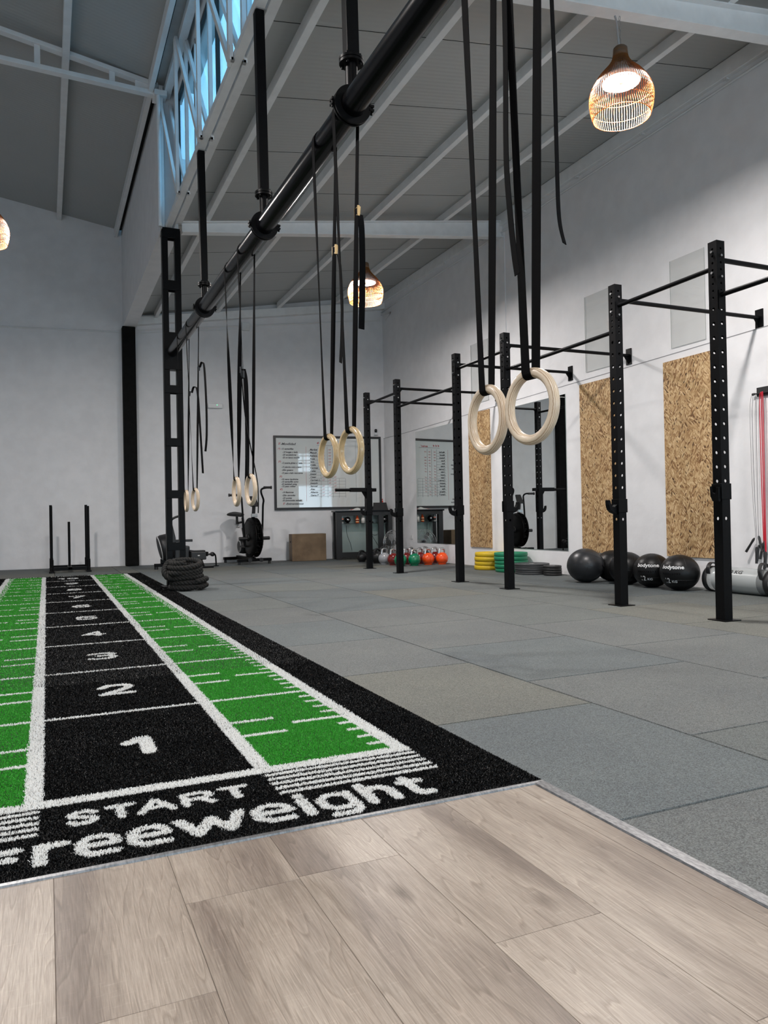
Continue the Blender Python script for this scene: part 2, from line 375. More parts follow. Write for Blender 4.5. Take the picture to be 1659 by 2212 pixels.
# purlins
def chan(mb, x, y0, y1, Z, wd=.06, dp=.10):
    z = Z(x); mb.box(x-wd/2, x+wd/2, y0, y1, z-dp, z+.0)
for i, (x, lab) in enumerate([(5.0, 'white purlin nearest the right wall, under the low roof'), (3.92, 'white purlin second from the right wall, above the pendant lamps'),
                              (2.83, 'white purlin third from the right wall, running just beside the black pipe'), (1.79, 'white purlin nearest the clerestory truss, under the low roof')]):
    b = MB(); chan(b, x, YF, YB(x)-.12, ZR); b.box(x-.034, x+.034, YF, YB(x)-.12, ZR(x)-.005, ZR(x)+.004)
    o = b.build('roof_purlin', M['white_steel'], bevel=.004); tag(o, lab, 'beam', 'purlins under the right roof')
for i, (x, lab) in enumerate([(.27, 'white purlin running along the middle of the high left roof'), (-1.6, 'white purlin of the high left roof, left of the frame')]):
    b = MB(); chan(b, x, YF, YB(x), ZL, .075, .12); o = b.build('roof_purlin', M['white_steel'], bevel=.004); tag(o, lab, 'beam', 'purlins under the left roof')
b = MB(); b.box(1.14, 1.195, YF, YB(1.2), 5.70, 5.84); o = b.build('roof_edge_beam', M['white_steel'], bevel=.004)
tag(o, 'long white edge beam where the high left roof ends beside the black gap', 'beam')
b = MB(); b.box(1.195, 1.225, YF, 9.2, 5.80, 5.86); b.box(1.195, 1.256, 9.2, 13.7, 5.80, 5.86); structure(b.build('trim_2', M['gap']))
b = MB(); b.box(1.225, 1.70, YF, 9.1, 5.86, 5.9); structure(b.build('trim_3', M['white_steel']))

# wall-top beams
b = MB(); b.box(XW-.05, XW+.02, 2.2, YB(XW), 4.83, 4.99); o = b.build('wall_beam', M['white_steel'], bevel=.006)
tag(o, 'white beam along the top of the right wall', 'beam')
b = MB()
b.add([(1.47, YB(1.47)-.13, 4.17), (XW, YB(XW)-.13, 4.72), (XW, YB(XW)-.13, 4.86), (1.47, YB(1.47)-.13, 4.31),
       (1.47, YB(1.47)+.02, 4.17), (XW, YB(XW)+.02, 4.72), (XW, YB(XW)+.02, 4.86), (1.47, YB(1.47)+.02, 4.31)],
      [(0, 1, 2, 3), (7, 6, 5, 4), (0, 4, 5, 1), (3, 2, 6, 7), (0, 3, 7, 4), (1, 5, 6, 2)])
o = b.build('wall_beam', M['white_steel'], bevel=.006); tag(o, 'white sloping beam along the top of the back wall', 'beam')

# cross I-beams (flanges + web), bottom flange and top flange lines measured at both ends
def ibeam(y, lab):
    b = MB(); x0, x1 = 1.50, XW
    def fl(za, zb, t, wd):
        b.add([(x0, y-wd/2, za), (x1, y-wd/2, zb), (x1, y+wd/2, zb), (x0, y+wd/2, za), (x0, y-wd/2, za+t), (x1, y-wd/2, zb+t), (x1, y+wd/2, zb+t), (x0, y+wd/2, za+t)],
              [(0, 3, 2, 1), (4, 5, 6, 7), (0, 1, 5, 4), (2, 3, 7, 6), (0, 4, 7, 3), (1, 2, 6, 5)])
    fl(4.125, 4.665, .011, .11); fl(ZR(x0)-.115, ZR(x1)-.115, .011, .11)
    b.add([(x0, y-.004, 4.13), (x1, y-.004, 4.67), (x1, y+.004, 4.67), (x0, y+.004, 4.13), (x0, y-.004, ZR(x0)-.11), (x1, y-.004, ZR(x1)-.11), (x1, y+.004, ZR(x1)-.11), (x0, y+.004, ZR(x0)-.11)],
          [(0, 3, 2, 1), (4, 5, 6, 7), (0, 1, 5, 4), (2, 3, 7, 6), (0, 4, 7, 3), (1, 2, 6, 5)])
    for x in (1.79, 2.83, 3.92, 5.0): b.box(x-.03, x+.03, y-.05, y+.05, ZR(x)-.11, ZR(x)-.095)
    o = b.build('roof_beam', M['white_steel']); return tag(o, lab, 'beam', 'cross beams under the right roof')
ibeam(9.0, 'white I-beam crossing behind the pipe at the far lamp')
ibeam(4.32, 'white I-beam at top right from which the near pendant lamp hangs')
ibeam(-.35, 'white I-beam above and behind the viewer')

# clerestory lattice truss
tr = empty('roof_truss', (0, 0, 0), 'long white lattice truss in front of the blue clerestory windows', 'truss')
NODES = [7.95-1.22*k for k in range(-1, 10)]
b = MB(); b.box(1.305, 1.37, YF, 9.05, 4.14, 4.20); b.box(1.395, 1.41, YF, 9.05, 4.165, 4.24); b.build('bottom_chord', M['white_steel'], tr, bevel=.003)
b = MB(); b.box(1.315, 1.395, YF, 9.1, 5.715, 5.80); b.build('top_chord', M['white_steel'], tr, bevel=.003)
for i, y in enumerate(NODES):
    for X in (1.288, 1.392):
        b = MB()
        if y < 9: b.box(X-.016, X+.016, y-.026, y+.026, 4.15, 5.75)
        b.box(X-.013, X+.013, y-.05, y+.05, 4.13, 4.24)
        if i > 0: b.bar((X, y+.03, 4.17), (X, NODES[i-1]-.03, 5.74), .045, .030, up=(1, 0, 0))
        b.build('web', M['white_steel'], tr)
    # welded batten triangles under the chord
for y in NODES:
    for X in (1.298, 1.385): MB().box(X-.012, X+.012, y-.05, y-.02, 4.125, 4.15).build('weld_plate', M['bolt'], tr)
# white end column of the truss above the black lattice column
b = MB(); b.box(1.255, 1.30, 8.96, 9.06, 4.16, 5.80); b.cyl((1.245, 8.93, 4.15), (1.245, 8.93, 5.7), .022, 12); b.box(1.20, 1.34, 8.9, 9.12, 5.66, 5.72)
o = b.build('truss_column', M['white_steel'], bevel=.003); tag(o, 'short white steel column and drain pipe at the far end of the clerestory truss', 'column')

# clerestory windows
b = MB(); b.box(1.44, 1.52, YF, 9.0, 5.64, 5.86); b.box(1.435, 1.50, YF, 9.0, 4.24, 4.40); b.box(1.43, 1.47, 8.93, 9.06, 4.3, 5.86)
wf = structure(b.build('window_1', [M['white_steel']]))
y = 8.86; k = 0
while y > YF:
    MB().box(1.445, 1.475, y-.03, y+.03, 4.38, 5.66).build('window_sash', M['black_plastic'], wf)
    if k % 2: MB().box(1.44, 1.478, y-.075, y-.03, 4.38, 5.66).build('window_jamb', M['white_steel'], wf)
    y -= 1.07; k += 1
MB().box(1.445, 1.48, YF, 8.95, 5.60, 5.65).build('window_sash', M['black_plastic'], wf)
MB().box(1.458, 1.464, YF, 8.95, 4.38, 5.62).build('pane', M['glass'], wf)

# left roof truss
lt = empty('roof_truss', (0, 9.0, 0), 'tapered white truss spanning the high left roof at the far lamp', 'truss')
b = MB()
def yb(mb, xa, za, xb, zb, h, wd=.07): mb.add([(xa, -wd/2, za-h/2), (xb, -wd/2, zb-h/2), (xb, wd/2, zb-h/2), (xa, wd/2, za-h/2), (xa, -wd/2, za+h/2), (xb, -wd/2, zb+h/2), (xb, wd/2, zb+h/2), (xa, wd/2, za+h/2)], [(0, 3, 2, 1), (4, 5, 6, 7), (0, 1, 5, 4), (2, 3, 7, 6), (0, 4, 7, 3), (1, 2, 6, 5)])
yb(b, XL, 6.03+.17*(1.25+4.6)-.3, 1.25, 5.80, .05, .09); b.build('top_chord', M['white_steel'], lt, bevel=.004)
b = MB(); yb(b, XL, 5.86, 1.25, 5.70, .05, .09); b.build('bottom_chord', M['white_steel'], lt, bevel=.004)
zt = lambda x: 5.80+(1.25-x)*((6.03+.17*5.85-.3-5.80)/5.85); zb_ = lambda x: 5.70+(1.25-x)*(.16/5.85)
for x in (.75, -.02, -.85, -1.7, -2.6, -3.5):
    MB().box(x-.03, x+.03, -.02, .02, zb_(x), zt(x)).build('web', M['white_steel'], lt)
b = MB(); b.box(1.0, 1.25, -.02, .02, 5.68, 5.83); b.build('gusset', M['white_steel'], lt)

# conduits, junction box
def conduit(name, pts, r, lab):
    o = MB().tube(pts, r, 8).build(name, M['white_plastic']); return tag(o, lab, 'conduit')
conduit('conduit', smooth_path([(XW-.014, 2.3, 4.79), (XW-.014, 12.5, 4.70), (XW-.02, 12.75, 4.58), (XW-.02, 13.0, 4.50)], 4), .012, 'white conduit clipped under the white beam of the right wall')
conduit('conduit', [(1.5, YB(1.5)-.014, 4.10), (XW-.05, YB(XW)-.014, 4.52)], .012, 'white conduit along the back wall just below the sloping beam')
conduit('conduit', [(1.5, YB(1.5)-.012, 4.05), (3.2, YB(3.2)-.012, 4.21)], .008, 'thin lower cable conduit between the black column and the junction box')
conduit('conduit', [(XL+.05, YB(XL)-.02, 4.05), (1.2, YB(1.2)-.02, 4.05)], .012, 'white conduit on the back wall left of the black column')
for k in range(9):
    MB().box(XW-.045, XW, 2.9+k*1.1, 2.93+k*1.1, 4.81, 4.829).build('conduit_clip', M['white_plastic'], bpy.data.objects['conduit'])
b = MB(); x = 3.35; b.box(x-.07, x+.07, YB(x)-.06, YB(x), 4.19, 4.33); o = b.build('junction_box', M['white_plastic'], bevel=.008); tag(o, 'small white junction box below the back wall beam', 'junction box')
b = MB(); b.box(2.655, 2.915, YB(2.8)-.06, YB(2.8)+.02, 2.765, 2.85); o = b.build('emergency_light', M['white_plastic'], bevel=.01); tag(o, 'flat white emergency light on the back wall', 'light')
MB().box(2.81, 2.822, YB(2.8)-.064, YB(2.8)-.058, 2.815, 2.827).build('indicator', mat('green_led', (.1, .8, .3), .4, emit=(.1, 1, .4), estr=1.5), o)

# ------------------------------------------------------------------ floor: laminate, rubber tiles
tiles = MB(); tint = []
def tile(x0, x1, y0, y1):
    g = .0022; e = .0035
    vs = [(x0+g, y0+g, -.006), (x1-g, y0+g, -.006), (x1-g, y1-g, -.006), (x0+g, y1-g, -.006),
          (x0+g+e, y0+g+e, 0), (x1-g-e, y0+g+e, 0), (x1-g-e, y1-g-e, 0), (x0+g+e, y1-g-e, 0)]
    tiles.add(vs, [(4, 5, 6, 7), (0, 1, 5, 4), (1, 2, 6, 5), (2, 3, 7, 6), (3, 0, 4, 7)])
    t = random.choice([(.104, .118, .124), (.112, .122, .121), (.124, .127, .116), (.100, .115, .122), (.114, .122, .124), (.108, .118, .118)])
    tint.extend([t]*5)
cols = [1.265, 1.965, 2.915, 3.868, 4.82, 5.77, 6.72, 7.67, 8.62, 9.6]
for i in range(len(cols)-1):
    off = 1.459 if i % 2 == 0 else 1.905
    y = off-.9515*7
    while y < 14.4:
        y0, y1 = max(y, YF), min(y+.9515, 14.2)
        if y1 > y0+.02: tile(cols[i], cols[i+1], y0, y1)
        y += .9515
TXL = -.725
lc = [TXL-.95*k for k in range(0, 6)]
for i in range(5):
    off = TY if i % 2 == 0 else TY+.4
    if i % 2: tile(lc[i+1], lc[i], TY, TY+.4)
    y = off
    while y < 14.6: tile(lc[i+1], lc[i], y, min(y+.9515, 14.9)); y += .9515
y = 11.66
for i, x in enumerate([-.725, .1, 1.0]):
    x1 = [.1, 1.0, 1.265][i]
    tile(x, x1, 11.66, 12.6); tile(x, x1, 12.6, 13.55); tile(x, x1, 13.55, 14.5)
fl = tiles.build('floor', M['rubber'], fix=False); structure(fl)
a = fl.data.attributes.new('tint', 'FLOAT_COLOR', 'FACE')
a.data.foreach_set('color', np.array([(*t, 1) for t in tint], dtype=np.float32).ravel())
b = MB(); b.box(XL-.2, XE+.2, YF-.3, 15.2, -.05, -.0065); structure(b.build('floor_base', M['gap']))
b = MB(); b.box(XL, 1.229, YF, 1.757, -.006, -.001); structure(b.build('floor_underlay', mat('plank_joint', (.10, .08, .065), .8)))

pk = MB(); puv = []; pid = 0
PW = .2345
joints = {2: 1.53, 3: 1.14, 4: .80, 1: 2.9, 0: 2.6, -1: 2.3, 5: .4, -2: 1.2}
k = -20
while .003+PW*k < 1.229:
    x0 = max(.003+PW*k, XL); x1 = min(.003+PW*(k+1), 1.229)
    if x1 > x0+.01:
        j = joints.get(k, random.uniform(0, 2)); y = j+1.38*2
        while y > YF:
            y1, y0 = min(y, 1.757), max(y-1.38, YF); y -= 1.38
            if y1 < y0+.01: continue
            g = .0003; e = .0006; pid += 1; X0, X1, Y0, Y1 = x0+g, x1-g, y0+g, y1-g
            vs = [(X0, Y0, -.0012), (X1, Y0, -.0012), (X1, Y1, -.0012), (X0, Y1, -.0012), (X0+e, Y0+e, 0), (X1-e, Y0+e, 0), (X1-e, Y1-e, 0), (X0+e, Y1-e, 0)]
            pk.add(vs, [(4, 5, 6, 7), (0, 1, 5, 4), (1, 2, 6, 5), (2, 3, 7, 6), (3, 0, 4, 7)])
            ou, ov = random.uniform(0, 9), random.uniform(0, 9); s_ = random.choice((-1, 1))
            puv += [((v[0]-x0)*s_+ou, v[1]-y0+ov, pid*.731) for v in vs]
    k += 1
pl = pk.build('floor_laminate', M['laminate'], fix=False); structure(pl)
a = pl.data.attributes.new('puv', 'FLOAT_VECTOR', 'POINT'); a.data.foreach_set('vector', np.array(puv, dtype=np.float32).ravel())

alu = noise_mat('scratched_aluminium', (.20, .205, .21), (.34, .34, .345), 60, .38, .15, .001, metal=1, stretch=(3, 1, 1))
b = MB(); b.prism([(1.229, 0), (1.2315, .004), (1.262, .005), (1.266, 0)], 'xz', YF, 1.765); o = b.build('threshold_strip', alu)
tag(o, 'wide scratched aluminium strip between the laminate and the rubber tiles', 'floor strip')
b = MB(); b.prism([(1.7555, 0), (1.7575, .004), (1.768, .005), (1.772, 0)], 'yz', -4.5, 1.262); o = b.build('threshold_strip', alu)
tag(o, 'thin aluminium strip between the laminate and the turf', 'floor strip')
# ------------------------------------------------------------------ turf runner (real pile)
def turf_mat(name, col, rough, spec, tr):
    m = mat(name, col, rough, spec=spec)
    if tr:
        nt = m.node_tree; t = nt.nodes.new('ShaderNodeBsdfTranslucent'); t.inputs[0].default_value = (*col, 1); x = nt.nodes.new('ShaderNodeMixShader'); x.inputs[0].default_value = tr
        nt.links.new(BS(m).outputs[0], x.inputs[1]); nt.links.new(t.outputs[0], x.inputs[2]); nt.links.new(x.outputs[0], nt.nodes['Material Output'].inputs[0])
    return m
def turf():
    y0, y1 = 1.7725, 11.655; x0, x1 = TXL, 1.2635; cx = .27
    back = MB().box(x0, x1, y0, y1, -.0062, .003).build('turf_runner', M['gap'])
    tag(back, 'black and green artificial turf track with white lane lines and numbers', 'turf')
    start = 2.188; step = .934
    def near(x, a, w): return np.abs(x-a) < w/2
    # lettering as strokes (unit boxes), measured on the track
    G = {'S': [[(1, .84), (.78, 1), (.22, 1), (0, .82), (.08, .62), (.5, .5), (.92, .4), (1, .18), (.78, 0), (.22, 0), (0, .16)]],
         'T': [[(0, 1), (1, 1)], [(.5, 1), (.5, 0)]], 'A': [[(0, 0), (.5, 1), (1, 0)], [(.25, .33), (.75, .33)]],
         'R': [[(0, 0), (0, 1), (.75, 1), (1, .85), (1, .65), (.75, .48), (0, .48)], [(.55, .48), (1, 0)]],
         'F': [[(0, 0), (0, 1), (1, 1)], [(0, .5), (.85, .5)]], 'r': [[(0, 0), (0, 1)], [(0, .7), (.35, .97), (1, .97)]],
         'e': [[(.02, .52), (1, .52), (.95, .8), (.7, 1), (.3, 1), (0, .75), (0, .25), (.3, 0), (.95, .02)]],
         'W': [[(0, 1), (.24, 0), (.5, .85), (.76, 0), (1, 1)]], 'i': [[(.5, 0), (.5, 1)], [(.5, 1.36), (.5, 1.38)]],
         'g': [[(1, 1), (1, -.2), (.75, -.38), (.1, -.36)], [(1, .8), (.7, 1), (.3, 1), (0, .75), (0, .28), (.3, .03), (.7, .03), (1, .2)]],
         'h': [[(0, 0), (0, 1.34)], [(0, .7), (.3, 1), (.7, 1), (1, .75), (1, 0)]], 't': [[(.35, 1.3), (.35, .22), (.55, 0), (1, 0)], [(0, 1), (1, 1)]],
         '1': [[(.0, .74), (.62, .98)], [(.78, 1), (.78, 0)]], '2': [[(0, .78), (.22, 1), (.78, 1), (1, .8), (.88, .55), (0, 0), (1, 0)]],
         '3': [[(0, .9), (.25, 1), (.8, 1), (1, .8), (.8, .54), (.4, .52)], [(.8, .54), (1, .25), (.8, 0), (.2, 0), (0, .12)]],
         '4': [[(.75, 0), (.75, 1), (0, .3), (1, .3)]], '5': [[(.95, 1), (.1, 1), (.05, .56), (.7, .6), (1, .42), (1, .2), (.75, 0), (.2, 0), (0, .1)]],
         '6': [[(.9, .95), (.5, 1), (.1, .7), (0, .35), (.2, 0), (.8, 0), (1, .28), (.78, .55), (.08, .48)]], '7': [[(0, 1), (1, 1), (.3, 0)]],
         '8': [[(.5, .54), (.12, .66), (.1, .88), (.3, 1), (.7, 1), (.9, .88), (.88, .66), (.5, .54), (.05, .4), (0, .14), (.25, 0), (.75, 0), (1, .14), (.95, .4), (.5, .54)]],
         '9': [[(.1, .05), (.5, 0), (.9, .3), (1, .65), (.8, 1), (.2, 1), (0, .72), (.22, .45), (.92, .52)]],
         '0': [[(.3, 0), (.7, 0), (1, .3), (1, .7), (.7, 1), (.3, 1), (0, .7), (0, .3), (.3, 0)]]}
    gl = []
    def glyph(ch, xa, xb, ya, yb, th):
        for pl_ in G[ch]:
            P = [(xa+th/2+u*(xb-xa-th), ya+th/2+v*(yb-ya-th)) for u, v in pl_]
            gl.extend((P[i], P[i+1], th/2) for i in range(len(P)-1))
    for ch, xa, xb in (('S', .035, .112), ('T', .124, .204), ('A', .202, .302), ('R', .316, .404), ('T', .418, .507)): glyph(ch, xa, xb, 2.018, 2.118, .0215)
    for ch, xa, xb in (('F', -.160, -.058), ('r', -.040, .040), ('e', .048, .152), ('e', .162, .268), ('W', .272, .452), ('e', .462, .572), ('i', .588, .622), ('g', .636, .742), ('h', .762, .862), ('t', .878, .962)):
        glyph(ch, xa, xb, 1.816, 1.940, .0255 if ch in 'eg' else .031)
    for k in range(10):
        yb = start+step*k+.350
        if k == 0: glyph('1', .216, .335, yb, yb+.215, .046)
        elif k == 9: glyph('1', .125, .225, yb, yb+.215, .040); glyph('0', .245, .385, yb, yb+.215, .038)
        else: glyph(str(k+1), .195, .355, yb, yb+.215, .038)
    def classify(x, y):
        c = np.zeros(len(x), np.int8)                       # 0 black 1 green 2 white
        xr = np.where(x > cx, x, 2*cx-x)                     # mirrored lane
        inl = (y > start) & (y < start+step*10+.03)
        green = (xr > .60) & (xr < 1.01) & inl; c[green] = 1
        white = ((xr > .558) & (xr < .606) & inl) | ((xr > 1.006) & (xr < 1.057) & inl)
        white |= (y > start-.006) & (y < start+.046) & (xr < 1.057)
        fy = (y-start-.022)/step; ry = (fy-np.round(fy))*step; it = (fy > .5)
        white |= (np.abs(ry) < .013) & inl & it & (xr < 1.01)
        ff = (fy-np.floor(fy))*step
        for a in (.375, .56): white |= (np.abs(ff-a) < .012) & (xr > .6) & (xr < .765) & inl
        white |= (np.abs(ff-.467) < .012) & (xr > .812) & (xr < 1.01) & inl
        for i in range(1, 10):
            if i != 5: white |= (np.abs(ff-i*step/10) < .0115) & (xr > .955) & (xr < 1.01) & inl
        for i in range(5):
            yy = 2.158-.0385*i; white |= (np.abs(y-yy) < .0095) & (xr > .568) & (xr < 1.055)
        c[white] = 2
        for (ax, ay), (bx, by), rr in gl:
            m = np.nonzero((x > min(ax, bx)-rr) & (x < max(ax, bx)+rr) & (y > min(ay, by)-rr) & (y < max(ay, by)+rr))[0]
            px, py = x[m]-ax, y[m]-ay; dx, dy = bx-ax, by-ay; ll = dx*dx+dy*dy+1e-12
            tt = np.clip((px*dx+py*dy)/ll, 0, 1); c[m[np.hypot(px-tt*dx, py-tt*dy) < rr]] = 2
        return c
    xs, ys, ws, hs = [], [], [], []
    for ya, yb, sp, wd, ht in ((y0, 2.7, .0028, .0028, .0062), (2.7, 3.8, .0038, .0034, .0066), (3.8, 5.6, .0062, .0044, .007), (5.6, 8.2, .0085, .0060, .008), (8.2, y1, .0115, .0085, .009)):
        xl = max(x0, -.30 - .04*ya) if ya < 3.8 else x0
        nx = int((x1-xl)/sp); ny = int((yb-ya)/sp)
        gx, gy = np.meshgrid(np.arange(nx), np.arange(ny)); gx = gx.ravel(); gy = gy.ravel()
        x = xl+(gx+rng.random(len(gx)))*sp; y = ya+(gy+rng.random(len(gx)))*sp
        k = (y < yb) & (x < x1-.002) & (y < y1-.002) & (y > y0+.002); x, y = x[k], y[k]
        xs.append(x); ys.append(y); ws.append(np.full(len(x), wd)); hs.append(np.full(len(x), ht))
        if xl > x0:                                            # coarse pile in the part left of the view
            sp2 = .012; nx = int((xl-x0)/sp2); ny = int((yb-ya)/sp2); gx, gy = np.meshgrid(np.arange(nx), np.arange(ny)); gx = gx.ravel(); gy = gy.ravel()
            x = x0+(gx+rng.random(len(gx)))*sp2; y = ya+(gy+rng.random(len(gx)))*sp2
            xs.append(x); ys.append(y); ws.append(np.full(len(x), .009)); hs.append(np.full(len(x), ht))
    x = np.concatenate(xs); y = np.concatenate(ys); wd = np.concatenate(ws); ht = np.concatenate(hs); n = len(x)
    jit = .0018; c = classify(x+rng.normal(0, jit, n), y+rng.normal(0, jit, n))
    ang = rng.random(n)*PI; h = ht*(.75+.5*rng.random(n)); h = np.where(c == 2, h*1.18, h)
    dx, dy = np.cos(ang)*wd/2, np.sin(ang)*wd/2
    lx, ly = rng.normal(0, .0022, n), rng.normal(0, .0022, n)
    V = np.empty((n, 4, 3), np.float32)
    V[:, 0] = np.stack([x-dx, y-dy, np.full(n, .002)], 1); V[:, 1] = np.stack([x+dx, y+dy, np.full(n, .002)], 1)
    V[:, 2] = np.stack([x+dx*.7+lx, y+dy*.7+ly, h], 1); V[:, 3] = np.stack([x-dx*.7+lx, y-dy*.7+ly, h], 1)
    V[:, 2:, 0] = np.clip(V[:, 2:, 0], x0, x1+.001); V[:, 2:, 1] = np.clip(V[:, 2:, 1], y0, y1+.002)
    me = bpy.data.meshes.new('turf_pile'); me.vertices.add(n*4); me.vertices.foreach_set('co', V.ravel())
    me.loops.add(n*4); me.loops.foreach_set('vertex_index', np.arange(n*4, dtype=np.int32))
    me.polygons.add(n); me.polygons.foreach_set('loop_start', np.arange(0, n*4, 4, dtype=np.int32))
    me.polygons.foreach_set('loop_total', np.full(n, 4, np.int32)); me.polygons.foreach_set('material_index', c.astype(np.int32))
    for m in (turf_mat('turf_black', (.0018, .0018, .002), .35, .16, 0), turf_mat('turf_green', (.05, .36, .035), .5, .25, .25), turf_mat('turf_white', (.95, .95, .93), .6, .2, .45)): me.materials.append(m)
    me.update(calc_edges=True); o = bpy.data.objects.new('turf_pile', me); COL.objects.link(o); o.parent = back; o['kind'] = 'stuff'
turf()

# ------------------------------------------------------------------ lattice column (black tower)
t = empty('lattice_column', (1.36, 8.95, 0), 'tall black lattice column of two posts and plates holding the far end of the pipe', 'column')
for s_ in (-1, 1):
    MB().box(s_*.072-.033, s_*.072+.033, -.045, .045, 0, 4.12).build('post', M['black'], t, bevel=.004)
def batten(z0, z1): MB().box(-.098, .098, -.056, -.045, z0, z1).box(-.098, .098, .045, .056, z0, z1).build('batten', M['black'], t, bevel=.002)
for z0, z1 in ((4.02, 4.135), (3.42, 3.53), (2.23, 2.32), (1.62, 1.71), (1.02, 1.11), (.42, .51)): batten(z0, z1)
MB().box(-.098, .098, -.058, .058, 2.50, 2.93).build('pipe_plate', M['black'], t, bevel=.002)
MB().box(-.16, .16, -.13, .13, 0, .012).build('base_plate', M['black'], t)

# ------------------------------------------------------------------ the overhead pipe with hangers
PX, PZ, PR = 1.35, 2.705, .060
pp = empty('overhead_pipe', (PX, 0, 0), 'thick black steel pipe hung from the truss, carrying the ring straps', 'pipe')
MB().cyl((0, -3.5, PZ), (0, 8.885, PZ), PR, 40).build('pipe', M['black_gloss'], pp)
for y in (3.3, 4.88, 6.95, 1.5, -.5):
    h = MB().box(-.031, .031, -.031, .031, 2.93, 4.13); hp = h.build('hanger', M['black'], pp, bevel=.004); hp.location = (-.0, y, 0)
    # the hanger leans slightly: its head sits under the truss chord
    for v in hp.data.vertices:
        if v.co.z > 3.5: v.co.x -= .012
    MB().box(-.034, .034, -.034, .034, 4.131, 4.139).build('weld_plate', M['bolt'], hp)
    f = MB().cyl((0, y, 2.90), (0, y, 2.912), .058, 24).cyl((0, y, 2.916), (0, y, 2.928), .058, 24)
    for a in range(4): f.cyl((.045*math.cos(a*PI/2+.8), y+.045*math.sin(a*PI/2+.8), 2.888), (.045*math.cos(a*PI/2+.8), y+.045*math.sin(a*PI/2+.8), 2.94), .007, 8)
    f.build('flange', M['black'], pp)
    MB().cyl((0, y, PZ+PR-.004), (0, y, 2.90), .029, 16).build('hanger_stub', M['black'], pp)
    c = MB(); n = 40; ri, ro = PR+.001, .092
    for yy in (y-.016, y+.006):
        prof = [(ri, yy), (ro, yy), (ro, yy+.010), (ri, yy+.010), (ri, yy)]
        c.lathe(prof, n, smooth=False, M=Matrix.Translation((0, 0, PZ)) @ Matrix(((1, 0, 0, 0), (0, 0, 1, 0), (0, -1, 0, 0), (0, 0, 0, 1))))
    for s_ in (-1, 1):
        c.box(s_*.092-.008, s_*.092+.014*s_, y-.02, y+.02, PZ-.016, PZ-.006); c.box(s_*.092-.008, s_*.092+.014*s_, y-.02, y+.02, PZ+.004, PZ+.014)
        c.cyl((s_*.099, y, PZ-.026), (s_*.099, y, PZ+.022), .006, 8)
    c.build('clamp_collar', M['black'], pp)

# ------------------------------------------------------------------ gymnastic rings
M['strap'] = noise_mat('black_webbing', (.0015, .0015, .002), (.003, .003, .0035), 400, .8, .4, .001, spec=.06, stretch=(1, 1, 1))
def m_birch(name, c1, c2, c3, coat):
    m = mat(name, c1, .35, spec=.4, coat=coat); tc = N(m, 'ShaderNodeTexCoord')
    mp = N(m, 'ShaderNodeMapping'); mp.inputs['Scale'].default_value = (1, 1, 1); L(m, tc, 'Object', mp, 'Vector')
    wv = N(m, 'ShaderNodeTexWave', wave_type='BANDS', bands_direction='X', i_Scale=72, i_Distortion=1.4, i_Detail=2); wv.inputs['Detail Scale'].default_value = 1.5
    L(m, mp, 'Vector', wv, 'Vector'); n = N(m, 'ShaderNodeTexNoise', i_Scale=14, i_Detail=4); L(m, tc, 'Object', n, 'Vector')
    r = N(m, 'ShaderNodeValToRGB'); e = r.color_ramp.elements; e[0].position = 0; e[0].color = (*c3, 1); e[1].position = 1; e[1].color = (*c2, 1); x = e.new(.14); x.color = (*c1, 1)
    L(m, wv, 'Fac', r, 'Fac')
    r2 = N(m, 'ShaderNodeValToRGB'); r2.color_ramp.elements[0].position = .3; r2.color_ramp.elements[1].position = .7; r2.color_ramp.elements[0].color = (.85, .82, .8, 1); r2.color_ramp.elements[1].color = (1.08, 1.06, 1.04, 1); L(m, n, 'Fac', r2, 'Fac')
    mx = N(m, 'ShaderNodeMix', data_type='RGBA', blend_type='MULTIPLY'); mx.inputs[0].default_value = 1; L(m, r, 'Color', mx, 6); L(m, r2, 'Color', mx, 7); L(m, mx, 2, BS(m), 'Base Color'); return m
M['birch'] = m_birch('pale_birch_ply', (.62, .49, .35), (.72, .61, .47), (.34, .22, .13), .1)
M['birch_gold'] = m_birch('varnished_birch_ply', (.50, .36, .18), (.62, .48, .28), (.22, .13, .05), .5)
